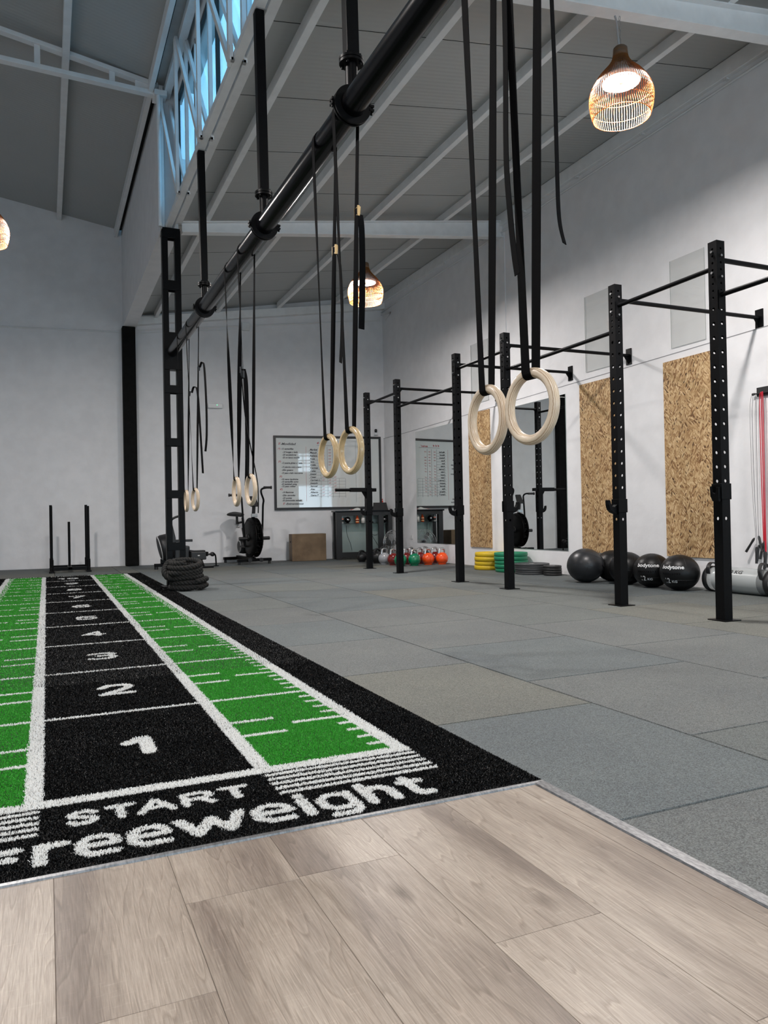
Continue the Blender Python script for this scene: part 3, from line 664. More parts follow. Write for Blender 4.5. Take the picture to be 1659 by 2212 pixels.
def ring_set(y, zc, label, m, rz=0, buckle=None, tail=None, twist=0, ytop=None, side=1, wrapdy=0):
    """one wooden ring on its webbing loop; rz turns the ring about the vertical"""
    yt = (ytop if ytop is not None else y)
    t = empty('gymnastic_ring', (PX, y, zc), label, 'gym ring', 'wooden rings hanging from the overhead pipe')
    Rr, rt = .1015, .016
    g = MB(); pts = []
    for k in range(72):
        a = 2*PI*k/72; pts.append((0, Rr*math.cos(a), Rr*math.sin(a)))
    g.tube(pts, rt, 18, closed=True); ro = g.build('ring', m, t); ro.rotation_euler = (0, 0, rz)
    # strap loop: under the top of the ring, up both sides, over the pipe
    W = .037; top = zc+Rr; k = rt+.0025; zp = PZ-zc; dy = yt-y; pr = PR+.003
    path, wd = [], []
    def add(p, tw=0): path.append(p); wd.append((math.sin(tw), math.cos(tw), 0))
    def leg(s_, up):
        n = 16; seq = range(n+1) if up else range(n, -1, -1)
        for i in seq:
            f = i/n; x = s_*(k+(pr-k)*(f**1.0)); z = Rr+rt*.3+(zp-Rr-rt*.3)*f
            tw = s_*twist*math.sin(PI*min(1, f*1.25))*(1 if f < .8 else 1) + rz*(1-f)
            add((x, dy*f, z), -tw)
    leg(-1, True)
    for i in range(1, 12):
        a = PI-PI*i/12; add((pr*math.cos(a), dy, zp+pr*math.sin(a)))
    leg(1, False)
    for i in range(1, 12):
        a = -PI*i/12; c, s2 = math.cos(rz), math.sin(rz)
        px_ = k*math.cos(a); add((px_*c, px_*s2, Rr+k*math.sin(a)+rt*.3*(1-i/12 if i < 6 else i/12)*0), -rz)
    add(path[0], -rz)
    MB().ribbon(path, wd, W, .0022).build('strap', M['strap'], t)
    if buckle:
        zb, s_, col = buckle; f = (zb-top)/(PZ-top); xb = s_*(k+(pr-k)*f)+.002*s_; yb = dy*f
        B = MB(); B.box(xb-.006, xb+.006, yb-.023, yb-.018, zb-zc-.025, zb-zc+.025); B.box(xb-.006, xb+.006, yb+.018, yb+.023, zb-zc-.025, zb-zc+.025)
        B.cyl((xb, yb-.022, zb-zc+.02), (xb, yb+.022, zb-zc+.02), .004, 8); B.cyl((xb, yb-.022, zb-zc-.015), (xb, yb+.022, zb-zc-.015), .004, 8)
        B.bar((xb+.012*s_, yb, zb-zc+.03), (xb+.006*s_, yb, zb-zc-.022), .016, .003, up=(0, 1, 0)); B.build('buckle', col, t)
    if tail:
        pts, w2 = tail; pts = smooth_path([(p[0]-PX, p[1]-y, p[2]-zc) for p in pts], 5)
        MB().ribbon(pts, w2, W, .0022).build('strap_tail', M['strap'], t)
    return t
Xr = PX+PR+.004
ring_set(2.158, 1.070, 'pale wooden ring hanging left of the nearest pair, seen against the farthest OSB panel', M['birch'], rz=-.02, twist=.15)
ring_set(1.907, 1.079, 'largest pale wooden ring, right one of the nearest pair, in front of the second mirror', M['birch'], rz=.10, twist=.1,
         tail=([(PX-.055, 1.93, 2.64), (PX-.055, 1.925, 2.2), (PX-.056, 1.932, 1.85), (PX-.055, 1.918, 1.66), (PX-.054, 1.903, 1.54), (PX-.053, 1.890, 1.47)], (.2, 1, 0)))
ring_set(3.713, 1.077, 'golden varnished ring in front of the whiteboard names, left one of its pair', M['birch_gold'], rz=.06, twist=.25, ytop=3.69,
         buckle=(2.155, 1, M['brass']), tail=([(Xr+.002, 3.70, 2.14), (Xr+.010, 3.69, 2.08), (Xr+.014, 3.68, 1.9), (Xr+.010, 3.68, 1.72), (Xr-.004, 3.67, 1.56)], (.9, 1, 0)))
ring_set(3.397, 1.078, 'golden varnished ring in front of the whiteboard right side, with thick doubled strap', M['birch_gold'], rz=.12, twist=.2, ytop=3.385,
         buckle=(2.24, 1, M['brass']), tail=([(Xr-.002, 3.375, 2.225), (Xr+.003, 3.37, 2.15), (Xr+.001, 3.365, 1.95), (Xr-.004, 3.365, 1.8), (Xr-.008, 3.37, 1.665)], (1, .35, 0)))
ring_set(5.814, .974, 'pale ring at the left of the third pair, beside the grip of the air bike', M['birch'], rz=-.02, twist=.95, ytop=5.82,
         buckle=(1.92, 1, M['black_plastic']), tail=([(Xr+.005, 5.80, 1.93), (Xr+.02, 5.79, 1.8), (Xr+.022, 5.79, 1.4), (Xr+.018, 5.80, 1.13), (Xr+.012, 5.80, 1.02)], (1, .35, 0)))
ring_set(5.363, .969, 'pale ring at the right of the third pair, over the console of the air bike', M['birch'], rz=.06, twist=.35, ytop=5.387,
         buckle=(1.80, -1, M['black_plastic']), tail=([(PX-.05, 5.38, 1.79), (PX-.03, 5.37, 1.5), (PX+.0, 5.365, 1.3), (PX+.045, 5.36, 1.05), (PX+.05, 5.35, .9), (PX+.047, 5.35, .80)], (.45, 1, 0)))
ring_set(8.106, .966, 'small pale ring of the farthest pair, next to the lattice column', M['birch'], rz=-.05, twist=.4, ytop=8.15,
         buckle=(2.10, 1, M['black_plastic']), tail=([(Xr, 8.05, 2.10), (Xr+.02, 8.03, 2.16), (Xr+.05, 8.0, 2.10), (Xr+.07, 7.99, 1.7), (Xr+.09, 7.99, 1.25)], (.9, 1, 0)))
ring_set(7.591, .965, 'small pale ring of the farthest pair, the one farther from the lattice column', M['birch'], rz=.10, twist=.3, ytop=7.6,
         buckle=(2.27, 1, M['black_plastic']), tail=([(Xr, 7.58, 2.28), (Xr+.02, 7.57, 2.33), (Xr+.04, 7.56, 2.27), (Xr+.052, 7.55, 1.9), (Xr+.05, 7.55, 1.6), (Xr+.035, 7.55, 1.44)], (.9, 1, 0)))
# loose strap end hanging edge-on by the nearest pair
o = MB().ribbon(smooth_path([(PX+.068, 1.86, 2.70), (PX+.068, 1.857, 2.35), (PX+.074, 1.857, 2.1), (PX+.070, 1.850, 1.85), (PX+.072, 1.848, 1.65), (PX+.078, 1.832, 1.56)], 6), (1, .55, 0), .026, .0022).build('strap_end', M['strap'])
tag(o, 'thin loose strap end hanging beside the nearest pair of rings', 'strap')

# ------------------------------------------------------------------ squat / pull-up rack
RK = empty('pull_up_rack', (4.27, 3.8, 0), 'long black wall-mounted rack of perforated posts and pull-up bars', 'rack')
def holes_face(mb, P, w, z0, z1, hs):
    """P(u, z, d): point on the face; hs: list of (z, r) of holes"""
    hs = sorted(hs); zz = z0; oct_ = [(math.cos(PI/8+PI/4*k), math.sin(PI/8+PI/4*k)) for k in range(8)]
    for zc, r in hs:
        a, b_ = zc-r*1.6, zc+r*1.6
        if a > zz+1e-4: mb.add([P(-w/2, zz), P(w/2, zz), P(w/2, a), P(-w/2, a)], [(0, 1, 2, 3)])
        ring = [P(r*c, zc+r*s2) for c, s2 in oct_]
        out = [P(w/2, zc+r*.8), P(r*.8, b_), P(-r*.8, b_), P(-w/2, zc+r*.8), P(-w/2, zc-r*.8), P(-r*.8, a), P(r*.8, a), P(w/2, zc-r*.8)]
        cor = [P(w/2, b_), P(-w/2, b_), P(-w/2, a), P(w/2, a)]
        vs = ring+out+cor; fs = [(k, 8+k, 8+(k+1) % 8, (k+1) % 8) for k in range(8)]
        fs += [(8, 16, 9), (10, 17, 11), (12, 18, 13), (14, 19, 15)]
        mb.add(vs, fs); zz = b_
    mb.add([P(-w/2, zz), P(w/2, zz), P(w/2, z1), P(-w/2, z1)], [(0, 1, 2, 3)])
def post(x, y):
    hw = .0375; t_ = .0035; b = MB(); H = 2.605
    hs = [(2.555-.048*k, .0085) for k in range(8)]+[(2.14-.0985*k, .0128) for k in range(13)]+[(.70, .0128)]
    for r_ in (hw, hw-t_):
        for s_ in (-1, 1):
            holes_face(b, lambda u, z, s_=s_, r_=r_: (u, s_*r_, z), 2*r_, 0, H, hs)
            holes_face(b, lambda u, z, s_=s_, r_=r_: (s_*r_, u, z), 2*r_, 0, H, hs)
    b.box(-hw, hw, -hw, hw, H, H+.004)
    o = b.build('post', M['black'], RK, fix=False); o.location = (x-4.27, y-3.8, 0)
    MB().box(-.075, .075, -.075, .075, 0, .006).build('foot_plate', M['black'], o)
    bl = MB()
    for z in (2.535, 2.39): bl.cyl((-hw-.012, 0, z), (-hw+.002, 0, z), .009, 6); bl.cyl((0, -hw-.010, z-.03), (0, -hw+.002, z-.03), .009, 6)
    bl.build('post_bolts', M['bolt'], o); return o
PY = [2.12, 3.80, 4.834, 6.514, 7.538, 9.208, 10.328]
PXs = [4.25, 4.25, 4.265, 4.30, 4.31, 4.34, 4.37]
for x, y in zip(PXs, PY): post(x, y)
for i in range(6):
    z = 2.435 if i % 2 == 1 else 2.235
    x0, x1 = PXs[i], PXs[i+1]; b = MB(); r_ = .0165
    b.cyl((x0-4.27, PY[i]+.042-3.8, z), (x1-4.27, PY[i+1]-.042-3.8, z), r_, 16)
    for yy, xx in ((PY[i]+.0375, x0), (PY[i+1]-.0375, x1)):
        s_ = 1 if yy < PY[i]+.1 else -1
        b.box(xx-4.27-.03, xx-4.27+.03, yy-3.8, yy-3.8+.006*s_, z-.1, z+.03)
    b.build('pull_up_bar', M['black'], RK)
for x, y in zip(PXs, PY):
    b = MB(); b.cyl((x+.0375-4.27, y-3.8, 2.49), (XW-.01-4.27, y-3.8, 2.495), .0175, 14); b.prism([(XW-.012-4.27, 2.40), (XW-.012-4.27, 2.48), (XW-.075-4.27, 2.478)], 'xz', y-3.8-.003, y-3.8+.003)
    b.prism([(x+.0375-4.27, 2.42), (x+.0375-4.27, 2.48), (x+.08-4.27, 2.478)], 'xz', y-3.8-.003, y-3.8+.003); b.build('wall_strut', M['black'], RK)
    MB().box(XW-.012-4.27, XW-4.27, y-3.8-.04, y-3.8+.04, 2.395, 2.572).build('wall_bracket', M['black'], RK)

def j_cup(x, y, z, lab, rz=0, flat=False):
    t = empty('j_cup', (x, y, z), lab, 'rack hook', 'hooks on the rack posts', rz)
    h = .0375; b = MB(); b.box(-h-.008, -h-.001, -h-.006, h+.006, -.045, .065); b.box(-h-.008, h+.008, h+.001, h+.007, -.045, .065); b.box(-h-.008, h+.008, -h-.007, -h-.001, -.045, .065)
    b.build('sleeve', M['black'], t, bevel=.003)
    hk = [(-h-.008, .02), (-h-.03, .0), (-h-.052, .004), (-h-.066, .03), (-h-.072, .055), (-h-.088, .058), (-h-.09, .02), (-h-.078, -.02), (-h-.05, -.045), (-h-.008, -.06)]
    if flat: MB().prism([(-.035, -.06), (.02, -.055), (.036, -.02), (.04, .045), (.026, .05), (.016, .005), (0, -.005), (-.012, .01), (-.016, .04), (-.035, .04)], 'yz', -h-.03, -h-.009).build('hook', M['black'], t, bevel=.003)
    else: MB().prism(hk, 'xz', -.022, .022).build('hook', M['black'], t, bevel=.003)
    return t
j_cup(4.25, 3.80, .875, 'black hook sleeve on the rack post nearest the viewer', flat=True)
j_cup(4.265, 4.834, .80, 'black hook on the second rack post, beside the middle OSB panel')
j_cup(4.30, 6.514, .83, 'black hook sleeve on the third rack post, in front of the second mirror', rz=R(180))
j_cup(4.31, 7.538, .81, 'black hook on the rack post right of the far mirror')
j_cup(4.34, 9.208, .81, 'black hook on the rack post in front of the kettlebells')
j_cup(4.37, 10.328, .84, 'black hook on the farthest rack post, below the spotter arm')
t = empty('spotter_arm', (4.37, 10.328, 1.165), 'black spotter arm sticking out from the farthest rack post', 'rack arm')
b = MB(); b.box(-.29, -.039, -.03, .03, -.028, .032); b.cyl((-.52, 0, .0), (-.29, 0, .0), .022, 14); b.prism([(-.039, -.028), (-.11, -.028), (-.039, -.14)], 'xz', -.004, .004); b.build('arm', M['black'], t, bevel=.004)
b = MB(); b.box(-.045, .045, -.045, -.039, -.32, .03); b.box(-.045, .045, .039, .045, -.32, .03); b.box(.039, .12, -.03, .03, -.025, .025); b.box(-.045, -.039, -.045, .045, -.32, .03); b.build('sleeve', M['black'], t, bevel=.003)

# ------------------------------------------------------------------ wall boards, mirrors, acrylic
XS = XW-.0225
def board(y0, y1, z0, z1, lab):
    o = MB().box(-.018, 0, -(y1-y0)/2, (y1-y0)/2, z0, z1).build('osb_panel', M['osb']); o.location = (XS, (y0+y1)/2, 0); tag(o, lab, 'board', 'OSB panels on the right wall')
board(9.37, 9.965, .282, 2.30, 'narrow OSB panel farthest along the wall, seen through the nearest left ring')
board(6.735, 7.333, .292, 2.302, 'OSB panel partly behind the second rack post, above the dark grey ball')
board(5.375, 5.978, .295, 2.307, 'OSB panel nearest the viewer, beside the nearest rack post')
def mirror(y0, y1, z0, z1, lab):
    o = empty('wall_mirror', (XS, (y0+y1)/2, 0), lab, 'mirror', 'tall mirrors on the right wall'); h = (y1-y0)/2
    MB().box(-.006, 0, -h, h, z0, z1).build('mirror_edge', mat('mirror_edge', (.35, .42, .4), .2), o); MB().add([(-.0065, -h+.002, z0+.002), (-.0065, h-.002, z0+.002), (-.0065, h-.002, z1-.002), (-.0065, -h+.002, z1-.002)], [(0, 3, 2, 1)]).build('mirror_face', M['mirror'], o, fix=False)
mirror(10.35, 11.795, .305, 2.232, 'far wall mirror reflecting the whiteboard, behind the kettlebells')
mirror(7.622, 8.92, .293, 2.245, 'nearer wall mirror reflecting the air bike, above the green weight plates')
for y0, y1, lab in ((5.44, 5.885, 'clear grey acrylic sheet on the upper wall above the nearest OSB panel'), (6.78, 7.24, 'clear acrylic sheet above the middle OSB panel, reflecting a lamp'), (9.42, 9.90, 'clear acrylic sheet above the farthest OSB panel')):
    o = MB().box(XW-.012, XW-.006, y0, y1, 2.443, 3.34).build('acrylic_sheet', M['acrylic']); MB().box(XW-.0125, XW-.006, y0, y1, 2.441, 2.444).box(XW-.0125, XW-.006, y0-.002, y0+.001, 2.443, 3.34).box(XW-.0125, XW-.006, y1-.001, y1+.002, 2.443, 3.34).build('sheet_edge', mat('acrylic_edge', (.45, .47, .46), .3), o); tag(o, lab, 'panel', 'acrylic sheets above the OSB panels')

# ------------------------------------------------------------------ pendant lamps
def m_rattan():
    m = bpy.data.materials.new('orange_rattan'); m.use_nodes = True; nt = m.node_tree; p = nt.nodes['Principled BSDF']
    p.inputs['Base Color'].default_value = (.30, .12, .028, 1); p.inputs['Roughness'].default_value = .5
    tl = nt.nodes.new('ShaderNodeBsdfTranslucent'); tl.inputs[0].default_value = (.32, .12, .018, 1); x = nt.nodes.new('ShaderNodeMixShader'); x.inputs[0].default_value = .4
    nt.links.new(p.outputs[0], x.inputs[1]); nt.links.new(tl.outputs[0], x.inputs[2]); nt.links.new(x.outputs[0], nt.nodes['Material Output'].inputs[0]); return m
M['rattan'] = m_rattan()
M['led'] = mat('led_disc', (1, 1, 1), .4, emit=(1, .97, .93), estr=9)
def pendant(x, y, ztop, label, drop, rib=76):
    """ztop: height of the neck top; drop: length of chain up to the beam"""
    t = empty('pendant_lamp', (x, y, ztop), label, 'pendant lamp', 'rattan pendant lamps')
    S = .53/.58
    prof = [(.050, -.03), (.054, -.075), (.066, -.115), (.098, -.165), (.150, -.225), (.192, -.29), (.222, -.36), (.230, -.415), (.226, -.48), (.212, -.545), (.205, -.572)]
    prof = [(r_, z*S) for r_, z in prof]
    nk = MB().lathe([(.0, 0), (.040, -.002), (.050, -.012), (.053, -.045), (.056, -.075), (.048, -.075), (.045, -.02), (.0, -.02)], 32); nk.build('neck', mat('brown_wood_neck', (.12, .075, .045), .55), t)
    sh = MB()
    for k in range(rib):
        a = 2*PI*k/rib; ca, sa = math.cos(a), math.sin(a)
        pts = smooth_path([(r_*ca, r_*sa, z) for r_, z in prof], 2); sh.tube(pts, .0019, 4, cap=False, smooth=False)
    for r_, z in ((.222, -.36*S), (.226, -.482*S), (.2055, -.568*S), (.098, -.165*S)):
        sh.tube([(r_*math.cos(2*PI*k/48), r_*math.sin(2*PI*k/48), z) for k in range(48)], .0028 if z < -.5 else .002, 5, closed=True)
    sh.build('shade', M['rattan'], t)
    lm = MB().lathe([(0, -.165), (.06, -.165), (.085, -.20), (.142, -.235), (.142, -.262), (.0, -.262)], 40); lm.build('luminaire_body', M['white_plastic'], t)
    ds = MB().lathe([(.028, -.2635), (.135, -.2635)], 40); ds.build('led_disc', M['led'], t, fix=False)
    MB().lathe([(0, -.262), (.026, -.262), (.026, -.272), (0, -.272)], 20).build('driver_cap', mat('copper_cap', (.5, .35, .22), .4), t)
    cb = MB().tube(smooth_path([(-.012, 0, -.01), (-.018, .0, drop*.35), (-.03, 0, drop*.8), (-.045, 0, drop)], 5), .007, 8); cb.build('cable', mat('grey_cable', (.35, .35, .36), .5), t)
    ch = MB(); n = max(4, int(drop/.028))
    for k in range(n):
        zc = .008+k*drop/n+.014; pts = []
        for q in range(10):
            a = 2*PI*q/10; u, v = .007*math.cos(a), .018*math.sin(a); pts.append((u, 0, zc+v) if k % 2 else (0, u, zc+v))
        ch.tube(pts, .0022, 5, closed=True)
    ch.build('chain', M['bolt'], t)
    ld = bpy.data.lights.new('lamp_light', 'AREA'); ld.shape = 'DISK'; ld.size = .25; ld.energy = LAMP_W; ld.color = LAMP_COL
    lo = bpy.data.objects.new('lamp_light', ld); COL.objects.link(lo); lo.parent = t; lo.location = (0, 0, -.2655)
    return t
pendant(3.91, 4.32, 4.185, 'large rattan pendant lamp near the top right, hanging from the near I-beam', .22)
pendant(3.80, 8.95, 4.045, 'smaller rattan pendant lamp behind the doubled ring strap, hanging from the far I-beam', .31)
pendant(-.545, 9.0, 4.26, 'rattan pendant lamp cut off by the left edge of the photo', 1.5)
pendant(3.91, -.35, 4.185, 'rattan pendant lamp behind the viewer under the low roof', .22)
pendant(-.545, 4.3, 4.26, 'rattan pendant lamp above the turf track, out of view', 1.9)
pendant(-.545, -.35, 4.26, 'rattan pendant lamp behind the viewer under the high roof', 1.9)
# ------------------------------------------------------------------ kettlebells
M['kb_orange'] = mat('orange_gloss', (.90, .085, .008), .12, coat=.6)
M['kb_green'] = mat('green_gloss', (.0, .20, .085), .12, coat=.6)
M['kb_red'] = mat('dark_red_gloss', (.16, .010, .008), .14, coat=.6)
M['kb_grey'] = mat('light_grey_gloss', (.33, .34, .36), .18, coat=.5)
M['kb_black'] = mat('black_iron', (.010, .010, .011), .38)
def kettlebell(x, y, colour, label, rz, iron=False, s=1.0):
    t = empty('kettlebell', (x, y, 0), label, 'kettlebell', 'kettlebells on the floor by the rack', rz)
    r = .098*s; zc = .093*s
    prof = [(0, 0), (.062*s, 0), (.068*s, .004*s)]
    for k in range(1, 15):
        a = R(-62+k*9.3); prof.append((r*math.cos(a), zc+r*math.sin(a)))
    prof += [(.035*s, zc+r*.955), (0, zc+r*.96)]
    MB().lathe(prof, 36).build('body', M[colour], t)
    H = (.262 if not iron else .235)*s; hw = (.052 if not iron else .058)*s; z0 = zc+r*.70
    pts = [(-hw*1.12, 0, z0-.01), (-hw*1.1, 0, z0+.02)] + [(-hw*math.cos(R(a)), 0, H-.045*s+.032*s*math.sin(R(a))) for a in range(0, 181, 15)] + [(hw*1.1, 0, z0+.02), (hw*1.12, 0, z0-.01)]
    MB().tube(smooth_path(pts, 3), (.0165 if not iron else .018)*s, 14).build('handle', M['chrome'] if not iron else M[colour], t)
    MB().cyl((-hw*1.12, 0, z0-.012), (-hw*1.12, 0, z0+.012), .022*s, 14).build('horn_weld', M[colour], t); MB().cyl((hw*1.12, 0, z0-.012), (hw*1.12, 0, z0+.012), .022*s, 14).build('horn_weld', M[colour], t)
    return t
kettlebell(4.955, 11.10, 'kb_grey', 'light grey kettlebell with chrome handle, left end of the coloured kettlebells', .35)
kettlebell(4.975, 10.80, 'kb_red', 'dark red kettlebell right beside the light grey one', .3)
kettlebell(4.955, 10.50, 'kb_green', 'green kettlebell partly hidden behind the second farthest rack post', .25)
kettlebell(5.18, 10.47, 'kb_green', 'green kettlebell in front row beside the orange ones', .2)
kettlebell(5.445, 10.52, 'kb_orange', 'orange kettlebell standing next to the green one', .15)
kettlebell(5.665, 10.47, 'kb_orange', 'orange kettlebell at the right end of the front row, nearest the wall', .1)
kettlebell(5.225, 10.845, 'kb_red', 'dark red kettlebell in the second row just behind the gap of the two green ones', .4)
kettlebell(5.45, 10.81, 'kb_red', 'dark red kettlebell between and behind the green and orange ones', .3)
kettlebell(5.70, 10.77, 'kb_red', 'dark red kettlebell behind and between the two orange ones', .2)
kettlebell(5.45, 11.13, 'kb_black', 'dark kettlebell with chrome handle in the back row behind the front green one', .5)
kettlebell(5.69, 11.10, 'kb_black', 'dark kettlebell with chrome handle in the back row nearest the wall', .1)
kettlebell(4.905, 11.93, 'kb_black', 'black iron kettlebell at the far left, left of the farthest rack post', .2, True, .86)
kettlebell(5.10, 11.86, 'kb_black', 'black iron kettlebell second from left, beside the farthest rack post', .1, True, .9)
kettlebell(4.97, 11.42, 'kb_black', 'black iron kettlebell between the farthest post and the grey kettlebell', .4, True, 1.05)
kettlebell(5.17, 11.62, 'kb_black', 'black iron kettlebell half hidden behind its black neighbour by the cabinet', .4, True, 1.12)

# ------------------------------------------------------------------ bumper plates
M['pl_yellow'] = mat('yellow_rubber', (.62, .42, .015), .45); M['pl_green'] = mat('green_rubber', (.012, .20, .10), .45)
M['pl_grey'] = mat('dark_grey_rubber', (.045, .047, .05), .5); M['pl_black'] = mat('black_rubber_plate', (.012, .012, .013), .5)
def plate(x, y, z, r, th, m, label, group):
    t = empty('bumper_plate', (x, y, z), label, 'weight plate', group)
    c = th*.14
    pf = [(.027, th*.12), (.07, th*.12), (.075, th*.3), (r*.80, th*.3), (r*.84, 0), (r-c, 0), (r, c), (r, th-c), (r-c, th), (r*.84, th), (r*.80, th*.7), (.075, th*.7), (.07, th*.88), (.027, th*.88), (.027, th*.12)]
    MB().lathe(pf, 56).build('disc', m, t); MB().lathe([(.0255, th*.1), (.036, th*.1), (.036, th*.9), (.0255, th*.9), (.0255, th*.1)], 24).build('hub', M['bolt'], t); return t
W_ = {0: 'bottom', 1: 'second from the bottom', 2: 'third from the bottom', 3: 'fourth from the bottom', 4: 'fifth from the bottom'}
for k in range(4): plate(5.66+.006*(k % 2), 9.06-.005*k, .0605*k, .218, .0595, M['pl_yellow'], 'yellow weight plate, %s of the stack of four' % (W_[k] if k < 3 else 'topmost'), 'stack of yellow plates')
for k in range(5): plate(5.655-.006*(k % 2), 8.50+.006*k, .0515*k, .222, .0505, M['pl_green'], 'green weight plate, %s of the stack beside the third rack post' % (W_[k] if k < 4 else 'topmost'), 'stack of green plates')
for k in range(5): plate(5.655+.004*(k % 2), 8.035+.004*k, .0265*k, .222, .0255, M['pl_grey'], 'thin grey plate, %s of the low stack beside the green plates' % (W_[k] if k < 4 else 'topmost'), 'stack of thin grey plates')
for k in range(4): plate(5.69, 7.66+.003*k, .0305*k, .112, .0295, M['pl_black'], 'small black plate, %s of the little stack nearest the balls' % (W_[k] if k < 3 else 'topmost'), 'stack of small black plates')

# ------------------------------------------------------------------ wall balls
M['ball'] = noise_mat('black_leatherette', (.003, .003, .0034), (.0045, .0045, .005), 220, .40, .25, .0008, spec=.3)
M['ball_grey'] = noise_mat('dark_grey_leatherette', (.014, .015, .017), (.019, .020, .023), 220, .36, .25, .0008)
M['print'] = mat('white_print', (.75, .75, .75), .5)
def on_sphere(vs, r, rot, sq=1.0):
    out = []
    for v in vs:
        lon, lat = v.x/r, v.y/r; p = Vector((math.sin(lon)*math.cos(lat), -math.cos(lon)*math.cos(lat), math.sin(lat)))*(r+.0012)
        out.append(rot @ p)
    return out
def wall_ball(x, y, r, m, label, prints=None, rot=(0, 0, 0), sq=.96):
    t = empty('wall_ball', (x, y, 0), label, 'medicine ball', 'balls on the floor along the wall')
    zc = r*sq*.985; b = MB(); prof = []
    for k in range(33):
        a = -PI/2+PI*k/32; z = r*math.sin(a); prof.append((max(0, r*math.cos(a)), max(z*sq, -zc+.0005)))
    b.lathe([(p, q+zc) for p, q in prof], 48); b.build('ball', m, t)
    rm = Matrix.Rotation(rot[2], 3, 'Z') @ Matrix.Rotation(rot[0], 3, 'X') @ Matrix.Rotation(rot[1], 3, 'Y')
    sm = MB()
    for lat in (.36, -.36):
        rr = r*math.cos(lat)*1.0005
        sm.tube([tuple(rm @ Vector((rr*math.cos(2*PI*k/48), rr*math.sin(2*PI*k/48), r*math.sin(lat)*1.0005))*1 ) for k in range(48)], .0014, 5, closed=True)
    for lon in range(6):
        for a0, a1 in ((20.6, 88), (-88, -20.6)):
            sm.tube([tuple(rm @ Vector((math.cos(lon*PI/3+.3)*math.cos(R(a)), math.sin(lon*PI/3+.3)*math.cos(R(a)), math.sin(R(a))))*r*1.0005) for a in np.linspace(a0, a1, 12)], .0014, 5)
    so = sm.build('seams', M['black_plastic'], t); so.location = (0, 0, zc); so.scale = (1, 1, sq)
    # stitched lace panel
    if prints:
        lc = MB()
        for k in range(9):
            u = -.085+.0212*k
            for s_ in (-1, 1):
                q = on_sphere([Vector((u-.007, s_*.009, 0)), Vector((u+.007, s_*.001, 0))], r, rm); lc.tube(q, .0022, 5)
        lo = lc.build('lacing', M['black_gloss'], t); lo.location = (0, 0, zc); lo.scale = (1, 1, sq)
        pm = MB()
        for txt, size, sx, u0, v0, bold in prints:
            vs, fs = text_mb(txt, size, sx, bold)
            vs2 = on_sphere([Vector((v.x+u0, v.y+v0, 0)) for v in vs], r, rm); pm.add(vs2, fs)
        po = pm.build('lettering', M['print'], t, fix=False); po.location = (0, 0, zc); po.scale = (1, 1, sq)
    return t
PR_ = [('bodytone', .054, 1.12, -.105, .050, .0011), ('12', .078, .85, -.075, -.100, .0012), ('KG', .036, 1.15, .005, -.095, .0008)]
wall_ball(5.40, 6.68, .200, M['ball_grey'], 'dark grey slick ball, leftmost of the row, below the middle OSB panel', [('body', .034, 1.0, -.03, .10, .0006)], (.2, .5, .75), .93)
wall_ball(5.72, 6.62, .185, M['ball'], 'black ball half hidden behind the dark grey one, against the wall', [('c', .04, 1.1, .02, .01, .0006)], (.1, .5, .2), .93)
wall_ball(5.585, 6.235, .184, M['ball'], 'black ball behind the second rack post', None, (.2, .3, .9), .93)
wall_ball(5.555, 5.845, .183, M['ball'], 'black 12 kg ball with white lettering, second from the right of the row', PR_, (0.0, 0, -1.06), .93)
wall_ball(5.545, 5.47, .184, M['ball'], 'black 12 kg ball with white lettering, rightmost of the row', PR_, (0.0, .0, -1.26), .93)

# ------------------------------------------------------------------ water bag, skipping ropes
def m_clear():
    m = mat('clear_vinyl', (.72, .76, .76), .08, spec=.5); BS(m).inputs['Transmission Weight'].default_value = .75; BS(m).inputs['IOR'].default_value = 1.12; return m
M['vinyl'] = m_clear(); M['vinyl_white'] = mat('white_vinyl_band', (.36, .38, .38), .25)
wbg = empty('water_bag', (5.745, 4.80, .118), 'clear water-filled training bag with black grips by the skirting of the right wall', 'training bag')
prof = [(0, -.58), (.05, -.575), (.085, -.55), (.105, -.50), (.112, -.42), (.114, 0), (.112, .40), (.105, .46), (.085, .505), (.05, .525), (0, .53)]
RY = Matrix(((1, 0, 0, 0), (0, 0, 1, 0), (0, -1, 0, 0), (0, 0, 0, 1)))
MB().lathe(prof, 36, RY).build('bladder', M['vinyl'], wbg)
MB().lathe([(.1155, -.11), (.1155, .38)], 36, RY).build('printed_band', M['vinyl_white'], wbg)
vs, fs = text_mb('30 KG', .055, 1.15, .001); tb = MB()
tb.add([Vector((-math.cos(.95+v.y/.1165)*-.0, 0, 0)) + Vector((-.1168*math.cos(.62+v.y/.1168), .22-v.x*1.0, .1168*math.sin(.62+v.y/.1168))) for v in vs], fs); tb.build('lettering', M['black_plastic'], wbg, fix=False)
for yy in (-.20, .46):
    MB().lathe([(.112, yy-.028), (.1185, yy-.022), (.1185, yy+.022), (.112, yy+.028)], 32, RY).build('grip_band', M['black_plastic'], wbg)
hd = [(-.105, -.16, .03), (-.120, -.155, .10), (-.075, -.13, .155), (.0, -.11, .165), (.06, -.12, .12)]
MB().ribbon(smooth_path(hd, 6), (.3, 1, 0), .045, .012).build('handle', M['black_plastic'], wbg, bevel=.003)
MB().ribbon(smooth_path([(-.10, .42, .05), (-.10, .42, .11), (-.05, .43, .15), (.02, .43, .14)], 6), (.1, 1, 0), .045, .012).build('handle', M['black_plastic'], wbg, bevel=.003)
hk = empty('wall_hook_rail', (XS, 4.80, 1.80), 'black hook rail on the wall at the right edge', 'hook')
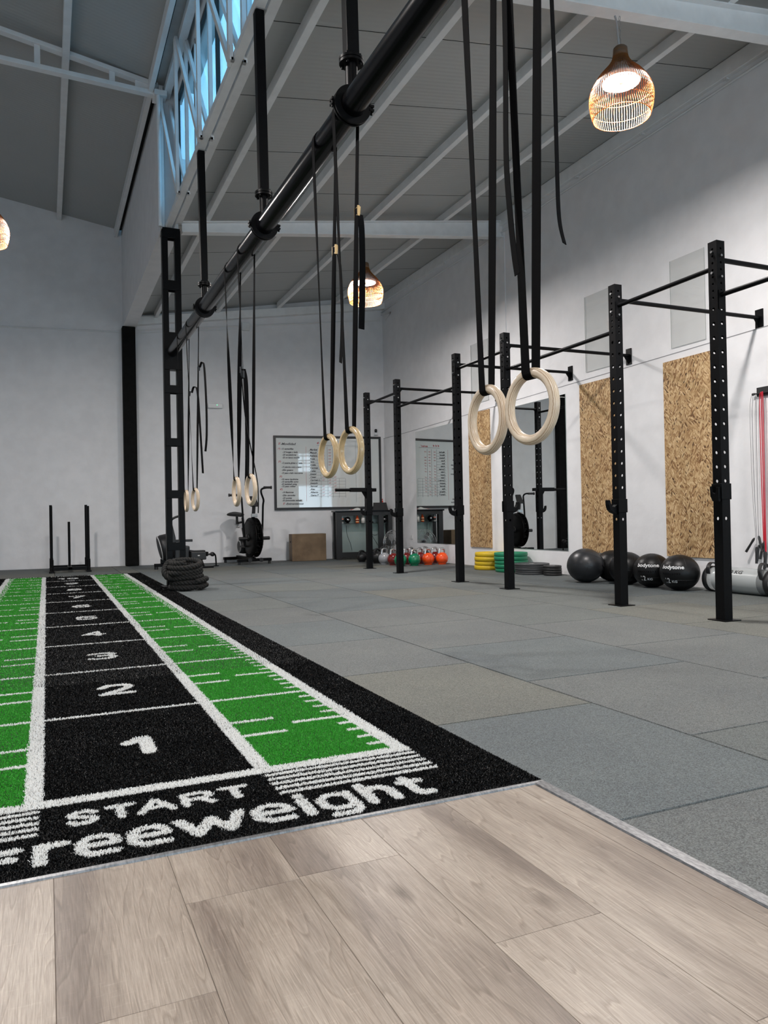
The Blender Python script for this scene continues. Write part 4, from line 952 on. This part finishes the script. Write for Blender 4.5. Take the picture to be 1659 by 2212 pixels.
MB().box(-.02, 0, -.25, .05, -.02, .06).cyl((-.03, .075, .005), (-.03, -.3, .005), .006, 8).lathe([(0, -.008), (.012, -.008), (.012, .008), (0, .008)], 12, Matrix.Translation((-.03, .078, .005)) @ RY).build('rail', M['black_plastic'], hk)
M['cable_red'] = mat('red_cable', (.55, .01, .03), .35); M['cable_grey'] = mat('grey_cable_rope', (.12, .12, .125), .4)
def skip_rope(y, dx, spread, zl, mcab, r, lab, tilt):
    t = empty('skipping_rope', (XS-.035-dx, y, 1.80), lab, 'skipping rope', 'skipping ropes on the wall hook')
    L1 = [(0, 0, .012), (.0, spread, -.03), (0, spread*1.35, -.25), (0, spread*1.1, -.9), (0, spread*.6, zl-1.8+.05), (0, spread*.9, zl-1.8)]
    L2 = [(0, 0, .012), (.0, -spread*.4, -.03), (0, -spread*.3, -.35), (0, -spread*.2, -1.0), (0, -spread*.25, zl-1.8+.02)]
    c = MB(); c.tube(smooth_path(L1, 5), r, 6); c.tube(smooth_path(L2, 5), r, 6); c.build('cable', mcab, t)
    for P, a in ((L1[-1], tilt), (L2[-1], -tilt*.6)):
        p = Vector(P); d = Vector((-.12, math.sin(a), -math.cos(a))).normalized()
        MB().tube([p, p+d*.02, p+d*.06, p+d*.15], [.007, .012, .010, .012], 10).build('handle', M['black_plastic'], t)
skip_rope(4.86, .0, .040, .50, M['cable_grey'], .0016, 'grey wire skipping rope hung outermost on the wall hook', .55)
skip_rope(4.845, .014, .024, .42, M['cable_grey'], .0016, 'grey wire skipping rope just inside the outermost one', -.1)
skip_rope(4.79, .004, .012, .46, M['cable_red'], .0042, 'red skipping rope hung on the wall hook at the right edge', .15)
skip_rope(4.765, .016, .010, .36, M['cable_red'], .0042, 'red skipping rope nearest the right edge of the photo', .0)
for k, (yy, aa, l_) in enumerate(((4.955, 1.25, .10), (4.925, .7, .12))):
    pass

# ------------------------------------------------------------------ whiteboard
ang = math.atan(-.13)
X0 = 3.815; wbd = empty('whiteboard', (X0, YB(X0)-.004, 0), 'large black framed whiteboard with handwritten exercises on the back wall', 'whiteboard', rz=ang)
BW, Z0, Z1 = 2.045, .925, 2.292
fr = .042
for x0, x1, z0, z1 in ((0, BW, Z1-fr, Z1), (0, BW, Z0, Z0+fr), (0, fr, Z0+fr, Z1-fr), (BW-fr, BW, Z0+fr, Z1-fr)):
    MB().box(x0, x1, -.035, 0, z0, z1).build('frame', M['black_plastic'], wbd)
MB().box(fr, BW-fr, -.022, -.001, Z0+fr, Z1-fr).build('board', mat('glossy_whiteboard', (.66, .69, .68), .035, spec=.6, coat=.9), wbd)
ink = MB(); red = MB(); ln = MB(); rl = MB()
def put(mb, txt, x, z, size, sx=1.0, bold=.0014, shear=.25):
    vs, fs = text_mb(txt, size, sx, bold, shear); mb.add([Vector((x+v.x, -.0235, z+v.y)) for v in vs], fs)
put(red, "5'", .085, 2.125, .055); put(ink, '-Movilidad', .125, 2.12, .058, 1.15)
LF = [('red', "1\u00ba)", .07, 2.035, 0), ('ink', '-12 sentadillas', .13, 2.035, .3), ('ink', '-10 lunges x lado', .16, 1.975, 0), ('ink', '-20 escaladores', .155, 1.925, 0), ('ink', '-20 cm banco mochila', .155, 1.875, 0),
      ('red', "2\u00ba)", .08, 1.80, 0), ('ink', '-12 puente gluteo a 1 pata', .14, 1.775, 0), ('ink', '-15 plancha codo a mano', .14, 1.70, 0), ('ink', '-20m gusano', .14, 1.645, 0), ('ink', '-15 peso a lado mancuerna', .135, 1.59, 0),
      ('red', "3\u00ba)", .095, 1.525, 0), ('ink', '-10 remo landmine', .125, 1.475, 0), ('ink', '-10 sentadilla sumo', .125, 1.43, 0), ('ink', '-25 kettlebell swing', .13, 1.385, 0), ('ink', '-15 peso militar', .13, 1.345, 0),
      ('red', "4\u00ba)", .10, 1.29, 0), ('ink', '-10 flexiones', .14, 1.235, 0), ('ink', '-20m zancadas', .14, 1.18, 0), ('ink', '-25 puntas', .145, 1.13, 0), ('ink', '-30 abdominales sentado', .14, 1.085, 0)]
for c_, tx, x, z, _ in LF: put(red if c_ == 'red' else ink, tx, x, z, .042, .98 if len(tx) < 20 else .86)
put(red, "5'", .155, 1.025, .05); put(ink, '-Estiramientos', .20, 1.02, .052, 1.1)
put(red, '4 4 4', .80, 2.14, .062, 1.2); put(red, 'series?', 1.08, 2.13, .055, 1.1); ln.box(.80, 1.30, -.0238, -.0225, 2.115, 2.119)
names = ['Maribel', 'Manoli', 'Rebeca', 'Rosa', 'Sara', 'Adela', 'Carmen', 'Celes', 'Joaqui', 'Cesar', 'Carmen L', 'Joaquin', 'Samuel', 'Alex', 'Alberto', 'Gema P']
xc = [.875, 1.0, 1.10, 1.22, 1.34]
for k, nm in enumerate(names):
    z = 2.015-.0565*k; put(ink, nm, .67, z+.008, .044, 1.05)
    ln.box(.645, .875 if k < 9 else 1.34, -.0238, -.0225, z-.003, z)
    for j in range(3):
        if (k*3+j) % 7 != 5: put(red, 'HT' if k > 4 else 'HH', xc[j]+.02, z+.010, .034, 1.0, .0004)
for x in xc: ln.box(x, x+.0035, -.0238, -.0225, 1.14, 2.09 if x < 1.2 else 1.50)
rl.box(.595, .599, -.0238, -.0225, 1.08, 2.09); ln.box(1.545, 1.5475, -.0238, -.0225, 1.05, 2.2)
ink.build('black_handwriting', mat('black_marker', (.02, .02, .03), .5), wbd, fix=False); red.build('red_handwriting', mat('red_marker', (.42, .05, .06), .5), wbd, fix=False)
ln.build('ruled_lines', mat('thin_marker', (.05, .05, .06), .5), wbd); rl.build('red_rule', mat('red_marker_line', (.45, .1, .1), .5), wbd)
x = 5.745
sc = empty('security_camera', (x, YB(x), 2.33), 'small white and black security camera above the whiteboard corner', 'camera')
MB().lathe([(0, 0), (.035, 0), (.035, .012), (.02, .03), (.018, .045), (0, .045)], 20, Matrix.Translation((0, -.035, -.005))).build('base', M['white_plastic'], sc)
b = MB(); b.lathe([(0, -.03), (.02, -.026), (.027, 0), (.024, .03), (0, .04)], 20, Matrix.Translation((0, -.04, .072))); b.build('head', M['black_plastic'], sc)
x = 5.83
fc = empty('red_flower_decal', (x, YB(x)-.002, 1.07), 'small bunch of red flowers on the wall above the cabinet', 'decoration')
b = MB()
for dx, dz, r_ in ((-.05, .045, .016), (-.03, .01, .014), (.0, .0, .018), (.03, -.01, .022), (-.01, .035, .012), (.035, .03, .012)):
    b.lathe([(0, 0), (r_, .002), (r_*.6, .008), (0, .01)], 10, Matrix.Translation((dx, -.002, dz)) @ Matrix.Rotation(R(90), 4, 'X'))
b.build('petals', mat('red_petals', (.75, .04, .01), .5), fc); MB().tube([(0, -.004, -.01), (-.01, -.004, -.06), (-.02, -.004, -.09)], .002, 5).tube([(.03, -.004, -.01), (.01, -.004, -.06)], .002, 5).build('stems', mat('thin_stems', (.15, .1, .1), .6), fc)

# ------------------------------------------------------------------ cabinet with glass shelf
CX, CY = 4.80, 12.86
cb = empty('glass_cabinet', (CX, CY, 0), 'black framed cabinet with frosted glass panel and a glass shelf, under the whiteboard', 'cabinet', rz=ang)
b = MB(); b.box(-.02, 1.08, -.02, .32, .865, .892); b.build('top', M['black_gloss'], cb, bevel=.004)
for x0, x1 in ((0, .105), (.80, .90), (.985, 1.06)): MB().box(x0, x1, .0, .07, 0.0, .865).build('leg', M['black_plastic'], cb, bevel=.004)
for x0, x1 in ((0, .10), (.96, 1.06)): MB().box(x0, x1, .23, .30, 0, .865).build('leg', M['black_plastic'], cb, bevel=.004)
MB().box(.1, 1.0, .0, .06, .80, .866).build('top_rail', M['black_plastic'], cb); MB().box(.1, 1.0, .0, .06, .03, .13).build('bottom_rail', M['black_plastic'], cb)
MB().box(.10, .99, .215, .225, .1, .84).build('frosted_panel', mat('frosted_green_glass', (.30, .37, .355), .12, spec=.6), cb)
MB().box(.10, .99, .02, .22, .648, .656).build('glass_shelf', M['dark_glass'], cb)
def loc(u, v, z): return (CX+u*math.cos(ang)-v*math.sin(ang), CY+u*math.sin(ang)+v*math.cos(ang), z)
def bottle(u, v, h, r_, m, cap, label, band=None, cone=False):
    t = empty('bottle', loc(u, v, .6565), label, 'bottle', 'bottles on the glass shelf')
    MB().lathe([(0, 0), (r_, 0), (r_, h*(.45 if cone else .72)), (r_*.45, h*.86), (r_*.4, h*.88), (0, h*.88)], 20).build('bottle_body', m, t)
    MB().lathe([(0, h*.86), (r_*.5, h*.86), (r_*.35, h), (0, h)], 16).build('cap', cap, t)
    for z0, z1, mm in band or (): MB().lathe([(r_*1.01, z0), (r_*1.01, z1)], 20).build('label', mm, t)
M['orange_pl'] = mat('orange_plastic', (.85, .10, .015), .4); M['cream'] = mat('cream_label', (.7, .55, .3), .5)
bottle(.135, .10, .135, .027, M['white_plastic'], M['white_plastic'], 'small white bottle with dark label, left end of the glass shelf', [(.03, .07, M['black_plastic']), (.075, .09, M['orange_pl'])])
bottle(.42, .10, .155, .034, M['orange_pl'], M['orange_pl'], 'orange bottle with striped label on the glass shelf', [(.02, .035, M['cream']), (.045, .06, M['black_plastic']), (.066, .078, M['cream'])], True)
bottle(.53, .10, .14, .036, mat('cream_plastic', (.72, .70, .66), .4), M['white_plastic'], 'plain white bottle beside the orange one on the glass shelf')
def speaker(u, label):
    t = empty('speaker', loc(u, .10, .6565), label, 'speaker', 'round speakers on the glass shelf')
    MB().lathe([(0, 0), (.035, 0), (.03, .012), (0, .012)], 20).build('stand', M['black_gloss'], t)
    b = MB().lathe([(0, -.05), (.03, -.045), (.052, -.02), (.056, .0), (.052, .02), (.045, .03), (0, .032)], 28, Matrix.Translation((0, 0, .066)) @ Matrix.Rotation(R(90), 4, 'X')); b.build('ball', M['black_gloss'], t)
    MB().lathe([(0, .033), (.03, .034), (.01, .038), (0, .038)], 20, Matrix.Translation((0, 0, .066)) @ Matrix.Rotation(R(90), 4, 'X')).build('cone', M['bolt'], t)
speaker(.235, 'round black speaker on the left half of the glass shelf'); speaker(.935, 'round black speaker at the right end of the glass shelf')
o = MB().lathe([(0, 0), (.028, 0), (.022, .025), (0, .03)], 16).build('small_black_puck', M['black_plastic']); o.location = loc(.70, .10, .6565); tag(o, 'small black dome lying on the shelf between the speakers', 'device')
def cable(pts, lab):
    o = MB().tube(smooth_path([loc(*p) for p in pts], 6), .0028, 6).build('loose_cable', M['black_plastic']); tag(o, lab, 'cable', 'cables hanging inside the cabinet')
cable([(.24, .205, .62), (.24, .203, .5), (.27, .205, .38), (.31, .205, .28), (.335, .205, .15)], 'thin black cable hanging below the left speaker')
cable([(.70, .205, .64), (.69, .2, .52), (.74, .205, .40), (.80, .205, .3), (.86, .2, .2)], 'black cable crossing down to the right behind the cabinet glass')
cable([(.88, .205, .64), (.87, .2, .5), (.80, .205, .43), (.72, .205, .46), (.66, .205, .60)], 'black cable looping under the right speaker')
lp = empty('tablet', loc(.86, .12, .893), 'black tablet standing on the cabinet top', 'tablet', rz=ang)
MB().add([(-.13, -.02, 0), (.16, -.02, 0), (.14, .03, .14), (-.11, .03, .14), (-.13, -.008, 0), (.16, -.008, 0), (.14, .042, .14), (-.11, .042, .14)], [(0, 1, 2, 3), (7, 6, 5, 4), (0, 4, 5, 1), (3, 2, 6, 7), (0, 3, 7, 4), (1, 5, 6, 2)]).build('screen', M['black_plastic'], lp); MB().box(-.1, .13, .02, .12, 0, .012).build('stand', M['black_plastic'], lp)
cl = MB(); vs = []
nx, ny = 22, 12
for j in range(ny+1):
    for i in range(nx+1):
        u, v = i/nx, j/ny; e = math.sin(PI*u)**.6*math.sin(PI*v)**.6; vs.append((u*.26, v*.14, .004+e*(.018+.035*u+.008*math.sin(9*u+3*v))))
cl.add(vs, [(j*(nx+1)+i, j*(nx+1)+i+1, (j+1)*(nx+1)+i+1, (j+1)*(nx+1)+i) for j in range(ny) for i in range(nx)], True)
o = cl.build('crumpled_cloth', [noise_mat('white_red_cloth', (.5, .03, .03), (.62, .62, .6), 9, .8, lo=.40, hi=.43)]); o.location = loc(.27, .04, .893); tag(o, 'crumpled white and red cloth on the cabinet top', 'cloth')

# ------------------------------------------------------------------ floor fan in the corner
fn = empty('floor_fan', (5.60, 12.15, 0), 'metal floor fan with wire cage in the corner behind the rack post', 'fan', rz=.5)
c = MB(); Z = .30
for k in range(40):
    a = 2*PI*k/40; pts = []
    for q in range(9):
        r_ = .03+.19*q/8; pts.append((r_*math.cos(a), -.07*(1-(q/8)**3), Z+r_*math.sin(a)))
    pts += [(.225*math.cos(a), .03, Z+.225*math.sin(a)), (.19*math.cos(a), .075, Z+.19*math.sin(a)), (.06*math.cos(a), .09, Z+.06*math.sin(a))]; c.tube(pts, .0016, 4, cap=False)
for r_, yy in ((.225, .0), (.225, .03), (.13, -.062), (.19, .075), (.06, -.07)): c.tube([(r_*math.cos(2*PI*k/40), yy, Z+r_*math.sin(2*PI*k/40)) for k in range(40)], .003, 6, closed=True)
c.build('cage', M['chrome'], fn)
bl = MB()
for k in range(3):
    a = 2*PI*k/3; vs = []
    for q in range(6):
        f = q/5; r_ = .04+.15*f; w_ = .05+.05*math.sin(PI*f)
        for s_ in (-1, 1): vs.append((r_*math.cos(a+s_*w_/r_*.4), s_*.018, Z+r_*math.sin(a+s_*w_/r_*.4)))
    bl.add(vs, [(2*q, 2*q+1, 2*q+3, 2*q+2) for q in range(5)], True)
bl.build('blades', M['bolt'], fn); MB().cyl((0, -.03, Z), (0, .16, Z), .05, 20).build('motor', M['black_plastic'], fn)
MB().tube(smooth_path([(-.24, .0, Z), (-.25, 0, .12), (-.2, 0, .012), (.2, 0, .012), (.25, 0, .12), (.24, 0, Z)], 5), .012, 10).tube([(-.2, -.12, .012), (-.2, .14, .012)], .012, 8).tube([(.2, -.12, .012), (.2, .14, .012)], .012, 8).build('stand', M['black_plastic'], fn)
ol = MB().box(5.90, XS, 11.98, 12.06, .36, .44).build('wall_socket', M['white_plastic'], bevel=.004); tag(ol, 'white wall socket above the floor fan', 'socket')

# ------------------------------------------------------------------ plyo box
pb = empty('plyo_box', (4.31, 13.02, 0), 'brown wooden jump box leaning near the back wall left of the cabinet', 'box', rz=-.10)
M['mdf'] = noise_mat('worn_brown_board', (.115, .072, .036), (.185, .120, .065), 5, .6, .1, .002, detail=7)
b = MB(); b.box(-.315, .31, -.10, .18, 0, .485); b.build('box_body', M['mdf'], pb, bevel=.006)
MB().box(-.3165, -.3145, -.0, .08, .33, .36).build('hand_slot', M['gap'], pb)

# ------------------------------------------------------------------ prowler sled
sl = empty('push_sled', (.325, 12.55, 0), 'black push sled with two tall uprights and a short centre post behind the turf', 'sled')
for s_ in (-1, 1):
    b = MB(); b.box(s_*.265-.035, s_*.265+.035, -.05, .95, .0, .03); b.box(s_*.265-.012, s_*.265+.012, -.03, .93, .03, .085); b.build('skid', M['black'], sl, bevel=.004)
    for yy, zt_ in ((.02, 1.02), (.62, 1.05)):
        b = MB(); b.cyl((s_*.262, yy, .03), (s_*.262, yy, zt_), .021, 16); b.build('upright', M['black'], sl)
        MB().cyl((s_*.262, yy, .03), (s_*.262, yy, .20), .028, 16).build('socket', M['black'], sl)
MB().box(-.25, .25, -.0, .045, .035, .085).build('cross_member', M['black'], sl, bevel=.003); MB().box(-.25, .25, .60, .645, .035, .085).build('cross_member', M['black'], sl, bevel=.003); MB().box(-.03, .03, .0, .64, .045, .08).build('centre_rail', M['black'], sl, bevel=.003)
MB().cyl((0, .45, .08), (0, .45, .78), .019, 16).build('centre_post', M['black'], sl)

# ------------------------------------------------------------------ battle rope
rp = empty('battle_rope', (1.38, 8.42, .001), 'thick black battle rope coiled in a heap beside the turf', 'rope')
P = []; turns = [(0, .150, .036), (1, .152, .040), (1.5, .150, .092), (2, .158, .096), (2.6, .150, .15), (3.1, .165, .155), (3.8, .165, .205), (4.4, .175, .215), (5.0, .165, .262), (5.6, .172, .285), (6.2, .150, .325), (6.6, .140, .345)]
n = 520
for i in range(n+1):
    f = 6.6*i/n; j = next(q for q in range(len(turns)-1) if turns[q+1][0] >= f-1e-9); a, b_ = turns[j], turns[j+1]; u = (f-a[0])/(b_[0]-a[0]); r_ = a[1]+(b_[1]-a[1])*u; z = a[2]+(b_[2]-a[2])*u
    an = 2*PI*f+.9; top_ = max(0, (f-2.8)/3.8); P.append(Vector((r_*math.cos(an)*(1+.06*math.sin(3.1*f))+.02*top_*math.sin(f*2.3)-.02*top_, r_*math.sin(an)*(1+.04*math.cos(2.3*f)), z-.02*top_+top_*.035*math.sin(an+.6)+.010*top_*math.sin(5*f))))
def strands(path, name, parent, rr=.0175, off=.0150, pitch=.105):
    m = MB(); s_ = 0; S = [0]
    for i in range(1, len(path)): s_ += (path[i]-path[i-1]).length; S.append(s_)
    nrm = Vector((0, 0, 1))
    fr_ = []
    for i in range(len(path)):
        t_ = (path[min(i+1, len(path)-1)]-path[max(0, i-1)]).normalized(); nn = (nrm-t_*nrm.dot(t_)).normalized(); fr_.append((nn, t_.cross(nn))); nrm = nn
    for k in range(3):
        pts = [path[i]+(fr_[i][0]*math.cos(2*PI*(S[i]/pitch+k/3))+fr_[i][1]*math.sin(2*PI*(S[i]/pitch+k/3)))*off for i in range(len(path))]; m.tube(pts, rr, 8)
    return m.build(name, M['rope'], parent)
M['rope'] = noise_mat('black_rope_fibre', (.010, .010, .010), (.022, .021, .019), 150, .75, .6, .002, spec=.25)
dense = []
for i in range(len(P)-1): dense += [P[i], (P[i]+P[i+1])/2]
strands(dense, 'rope_coil', rp)
end1 = smooth_path([(.09, -.14, .036), (.15, -.11, .04), (.19, -.05, .046), (.215, .0, .05)], 10); strands(end1, 'rope_end', rp)
end2 = smooth_path([(.08, -.15, .10), (.14, -.13, .105), (.19, -.08, .115), (.212, -.03, .118)], 10); strands(end2, 'rope_end', rp)
for p in (end1[-1], end2[-1]):
    MB().lathe([(0, -.03), (.028, -.03), (.030, 0), (.028, .03), (0, .034)], 16, Matrix.Translation(p) @ Matrix.Rotation(R(90), 4, 'X')).build('heat_shrink_cap', M['dark_rubber'], rp)
loop = smooth_path([(-.14, -.06, .13), (-.20, -.09, .15), (-.232, -.06, .20), (-.215, .0, .26), (-.17, .03, .31), (-.10, .0, .31)], 12); strands(loop, 'rope_loop', rp)

# ------------------------------------------------------------------ air bike
ab = empty('air_bike', (3.215, 12.62, 0), 'black fan exercise bike with swinging arms in front of the back wall', 'exercise bike', rz=.10)
K = M['black']; KP = M['black_plastic']
MB().box(-.30, .30, -.04, .04, .05, .10).build('front_stabiliser', K, ab, bevel=.006); MB().box(-.26, .26, .82, .90, .05, .10).build('rear_stabiliser', K, ab, bevel=.006)
for x, y in ((-.27, 0), (.27, 0), (-.23, .86), (.23, .86)): MB().cyl((x, y, 0), (x, y, .05), .022, 12).build('levelling_foot', KP, ab)
for s_ in (-1, 1): MB().cyl((s_*.10, -.045, .075), (s_*.10, -.075, .075), .035, 16).build('transport_wheel', KP, ab)
b = MB(); b.bar((0, .0, .09), (0, .86, .10), .06, .05); b.bar((0, .30, .1), (0, .52, .62), .06, .05); b.bar((0, .30, .12), (0, .02, .80), .05, .05); b.build('main_frame', K, ab, bevel=.004)
FZ, FR = .455, .335
XR = Matrix.Translation((0, .05, FZ)) @ Matrix.Rotation(R(90), 4, 'Y')
MB().lathe([(.05, -.09), (.20, -.092), (FR-.03, -.075), (FR-.005, -.06)], 40, XR).lathe([(FR-.005, .06), (FR-.03, .075), (.20, .092), (.05, .09)], 40, XR).lathe([(FR-.01, -.062), (FR, -.058), (FR, -.045), (FR-.01, -.042)], 40, XR).lathe([(FR-.01, .042), (FR, .045), (FR, .058), (FR-.01, .062)], 40, XR).build('fan_rim', K, ab)
cg = MB()
for k in range(30):
    a = 2*PI*k/30
    for xx in (-.055, -.018, .018, .055): pass
    pts = [(x_, .05+math.cos(a)*r_, FZ+math.sin(a)*r_) for x_, r_ in ((-.085, FR-.05), (-.05, FR), (.05, FR), (.085, FR-.05))]; cg.tube(pts, .0035, 5)
for r_, xx in ((FR, -.02), (FR, .02)): cg.tube([(xx, .05+math.cos(2*PI*k/40)*r_, FZ+math.sin(2*PI*k/40)*r_) for k in range(40)], .003, 5, closed=True)
cg.build('fan_cage', K, ab)
for k in range(12):
    a = 2*PI*k/12; b = MB(); b.bar((0, .05+.06*math.cos(a), FZ+.06*math.sin(a)), (0, .05+.30*math.cos(a), FZ+.30*math.sin(a)), .085, .004, up=(math.cos(a+.5), .3, math.sin(a+.5))); b.build('fan_blade', KP, ab)
MB().lathe([(0, -.11), (.06, -.11), (.07, -.09), (.07, .09), (.06, .11), (0, .11)], 24, XR).build('hub', KP, ab)
MB().lathe([(.085, -.125), (.105, -.125), (.105, -.118), (.085, -.118), (.085, -.125)], 28, Matrix.Translation((0, .42, .30)) @ Matrix.Rotation(R(90), 4, 'Y')).build('crank_ring', mat('pale_ring', (.35, .35, .35), .4), ab)
MB().lathe([(0, -.11), (.085, -.12), (.12, -.11), (.13, -.06), (.13, .06), (.12, .10), (0, .10)], 28, Matrix.Translation((0, .42, .30)) @ Matrix.Rotation(R(90), 4, 'Y')).build('crank_cover', KP, ab)
for s_ in (-1, 1): MB().cyl((s_*.13, -.02, .44), (s_*.27, -.02, .44), .030, 14).build('foot_peg', KP, ab)
lh = [(-.14, .05, .30), (-.16, .06, .62), (-.165, .10, 1.0), (-.17, .12, 1.13), (-.21, .10, 1.175), (-.28, .09, 1.18), (-.40, .09, 1.178)]
rh = [(.14, .05, .30), (.165, .03, .60), (.17, .0, .98), (.175, -.02, 1.09), (.135, -.03, 1.20), (.135, -.03, 1.265), (.19, -.03, 1.295), (.32, -.03, 1.305)]
for pth, s_ in ((lh, -1), (rh, 1)):
    MB().tube(smooth_path(pth, 6), .0165, 12).build('swing_arm', K, ab); e = Vector(pth[-1]); d = Vector((s_, 0, 0)); MB().cyl(e-d*.14, e, .021, 14).cyl(e-d*.012, e, .028, 14).build('grip', KP, ab)
    MB().bar((s_*.14, .05, .30), (s_*.12, .42, .30), .012, .03).build('linkage', K, ab)
MB().tube([(0, .02, .80), (0, -.01, .92), (0, -.02, 1.0)], .03, 12).build('console_mast', KP, ab)
MB().box(-.05, .05, -.06, .0, .80, .86).build('badge_block', M['bolt'], ab, bevel=.006)
MB().add([(-.07, -.08, .99), (.07, -.08, .99), (.055, .02, 1.16), (-.055, .02, 1.16), (-.07, -.045, .975), (.07, -.045, .975), (.055, .055, 1.15), (-.055, .055, 1.15)], [(0, 1, 2, 3), (7, 6, 5, 4), (0, 4, 5, 1), (3, 2, 6, 7), (0, 3, 7, 4), (1, 5, 6, 2)]).build('console', KP, ab, bevel=.006)
MB().tube([(-.0, .52, .6), (0, .56, .80)], .022, 12).build('seat_post', K, ab)
sd = MB(); prof = []
for i in range(13):
    f = i/12; w_ = .03+.10*max(0, math.sin(min(1, f*1.15)*PI*.5))**2.2*(1 if f < .85 else 1-.5*((f-.85)/.15)**2); ring = []
    for k in range(14):
        a = 2*PI*k/14; ring.append((w_*math.cos(a), .36+.30*f, .845+(.030+.012*f)*math.sin(a)*(1 if math.sin(a) > 0 else .6)+.02*f))
    prof += ring
sd.add(prof, [(i*14+k, i*14+(k+1) % 14, (i+1)*14+(k+1) % 14, (i+1)*14+k) for i in range(12) for k in range(14)]+[tuple(range(14)), tuple(range(12*14, 13*14))], True)
sdo = sd.build('seat', M['dark_rubber'], ab); sdo.location = (-.09, -.02, -.2); sdo.scale = (1.25, 1.15, 1.22); MB().cyl((-.09, .62, .70), (-.0, .58, .72), .018, 10).cyl((-.09, .60, .68), (-.09, .60, .83), .022, 12).build('seat_slider', KP, ab)
bt = MB().lathe([(.028, .0), (.03, .0), (.03, .02), (.028, .02)], 16).build('bottle_holder', M['bolt'], ab); bt.location = (-.13, .45, .62)

# ------------------------------------------------------------------ rowing machine
rw = empty('rowing_machine', (1.74, 12.35, 0), 'black rowing machine half hidden behind the lattice column and rope', 'rowing machine', rz=.0)
XF = Matrix.Translation((-.02, 0, .35)) @ Matrix.Rotation(R(78), 4, 'Y')
MB().lathe([(0, -.10), (.15, -.10), (.19, -.085), (.205, -.05), (.205, .06), (.17, .10), (0, .11)], 36, XF).build('flywheel_housing', KP, rw)
MB().lathe([(.178, -.104), (.196, -.100), (.200, -.092), (.186, -.092)], 36, XF).build('flywheel_ring', mat('pale_trim', (.5, .5, .5), .4), rw)
MB().lathe([(0, -.108), (.10, -.107), (.165, -.105), (.165, -.10)], 36, XF).build('mesh_cover', mat('perforated_cover', (.03, .03, .032), .6), rw)
MB().box(-.20, .30, -.03, .03, .04, .09).build('front_foot', K, rw, bevel=.006)
for x in (-.17, .27): MB().cyl((x, 0, 0), (x, 0, .04), .03, 12).build('levelling_foot', KP, rw)
MB().box(-.10, .20, -.05, .05, .09, .16).build('frame_base', K, rw, bevel=.006)
MB().add([(.04, -.05, .1), (.16, -.05, .1), (.13, -.05, .50), (.08, -.05, .72), (.04, -.05, .74), (.04, .05, .1), (.16, .05, .1), (.13, .05, .50), (.08, .05, .72), (.04, .05, .74)], [(0, 1, 2, 3, 4), (9, 8, 7, 6, 5), (0, 5, 6, 1), (1, 6, 7, 2), (2, 7, 8, 3), (3, 8, 9, 4), (4, 9, 5, 0)]).build('upright_cover', KP, rw, bevel=.01)
MB().tube(smooth_path([(.06, 0, .70), (.08, 0, .78), (.14, -.01, .82), (.22, -.02, .84)], 5), .018, 10).build('monitor_arm', KP, rw)
MB().box(.195, .235, -.09, .09, .76, 1.0).build('monitor', KP, rw, bevel=.008)
MB().box(-.05, .42, .10, .13, .42, .46).cyl((.0, -.14, .42), (.0, .14, .42), .016, 12).build('handle_rest', KP, rw, bevel=.006)
MB().box(.10, .34, -.10, .12, .16, .36).build('gear_housing', KP, rw, bevel=.02)
MB().bar((.25, .02, .27), (.62, -.12, .22), .07, .07).build('rail', K, rw, bevel=.006)
MB().box(.34, .58, -.20, -.04, .135, .265).build('seat_carriage', KP, rw, bevel=.012); MB().box(.33, .57, -.19, -.05, .262, .285).build('seat', M['dark_rubber'], rw, bevel=.01)
MB().lathe([(0, 0), (.020, 0), (.020, .004), (0, .004)], 24, Matrix.Translation((.46, -.2005, .2)) @ Matrix.Rotation(R(90), 4, 'X')).build('round_badge', M['chrome'], rw)
MB().bar((.50, -.12, .14), (.54, -.14, .02), .05, .04).build('rear_leg', K, rw); MB().box(.42, .70, -.18, -.12, .0, .03).build('rear_foot', K, rw, bevel=.005)
MB().cyl((.58, -.12, .21), (.70, -.12, .22), .016, 12).lathe([(0, -.03), (.035, -.03), (.035, .03), (0, .03)], 16, Matrix.Translation((.69, -.12, .215)) @ Matrix.Rotation(R(90), 4, 'X')).build('rear_knob', KP, rw)
MB().tube(smooth_path([(.69, -.14, .24), (.73, -.15, .2), (.74, -.15, .1), (.74, -.15, .035)], 5), .012, 10).build('bent_lever', K, rw); MB().box(.70, .78, -.17, -.13, .02, .035).build('lever_tip', K, rw)
#@@NEXT
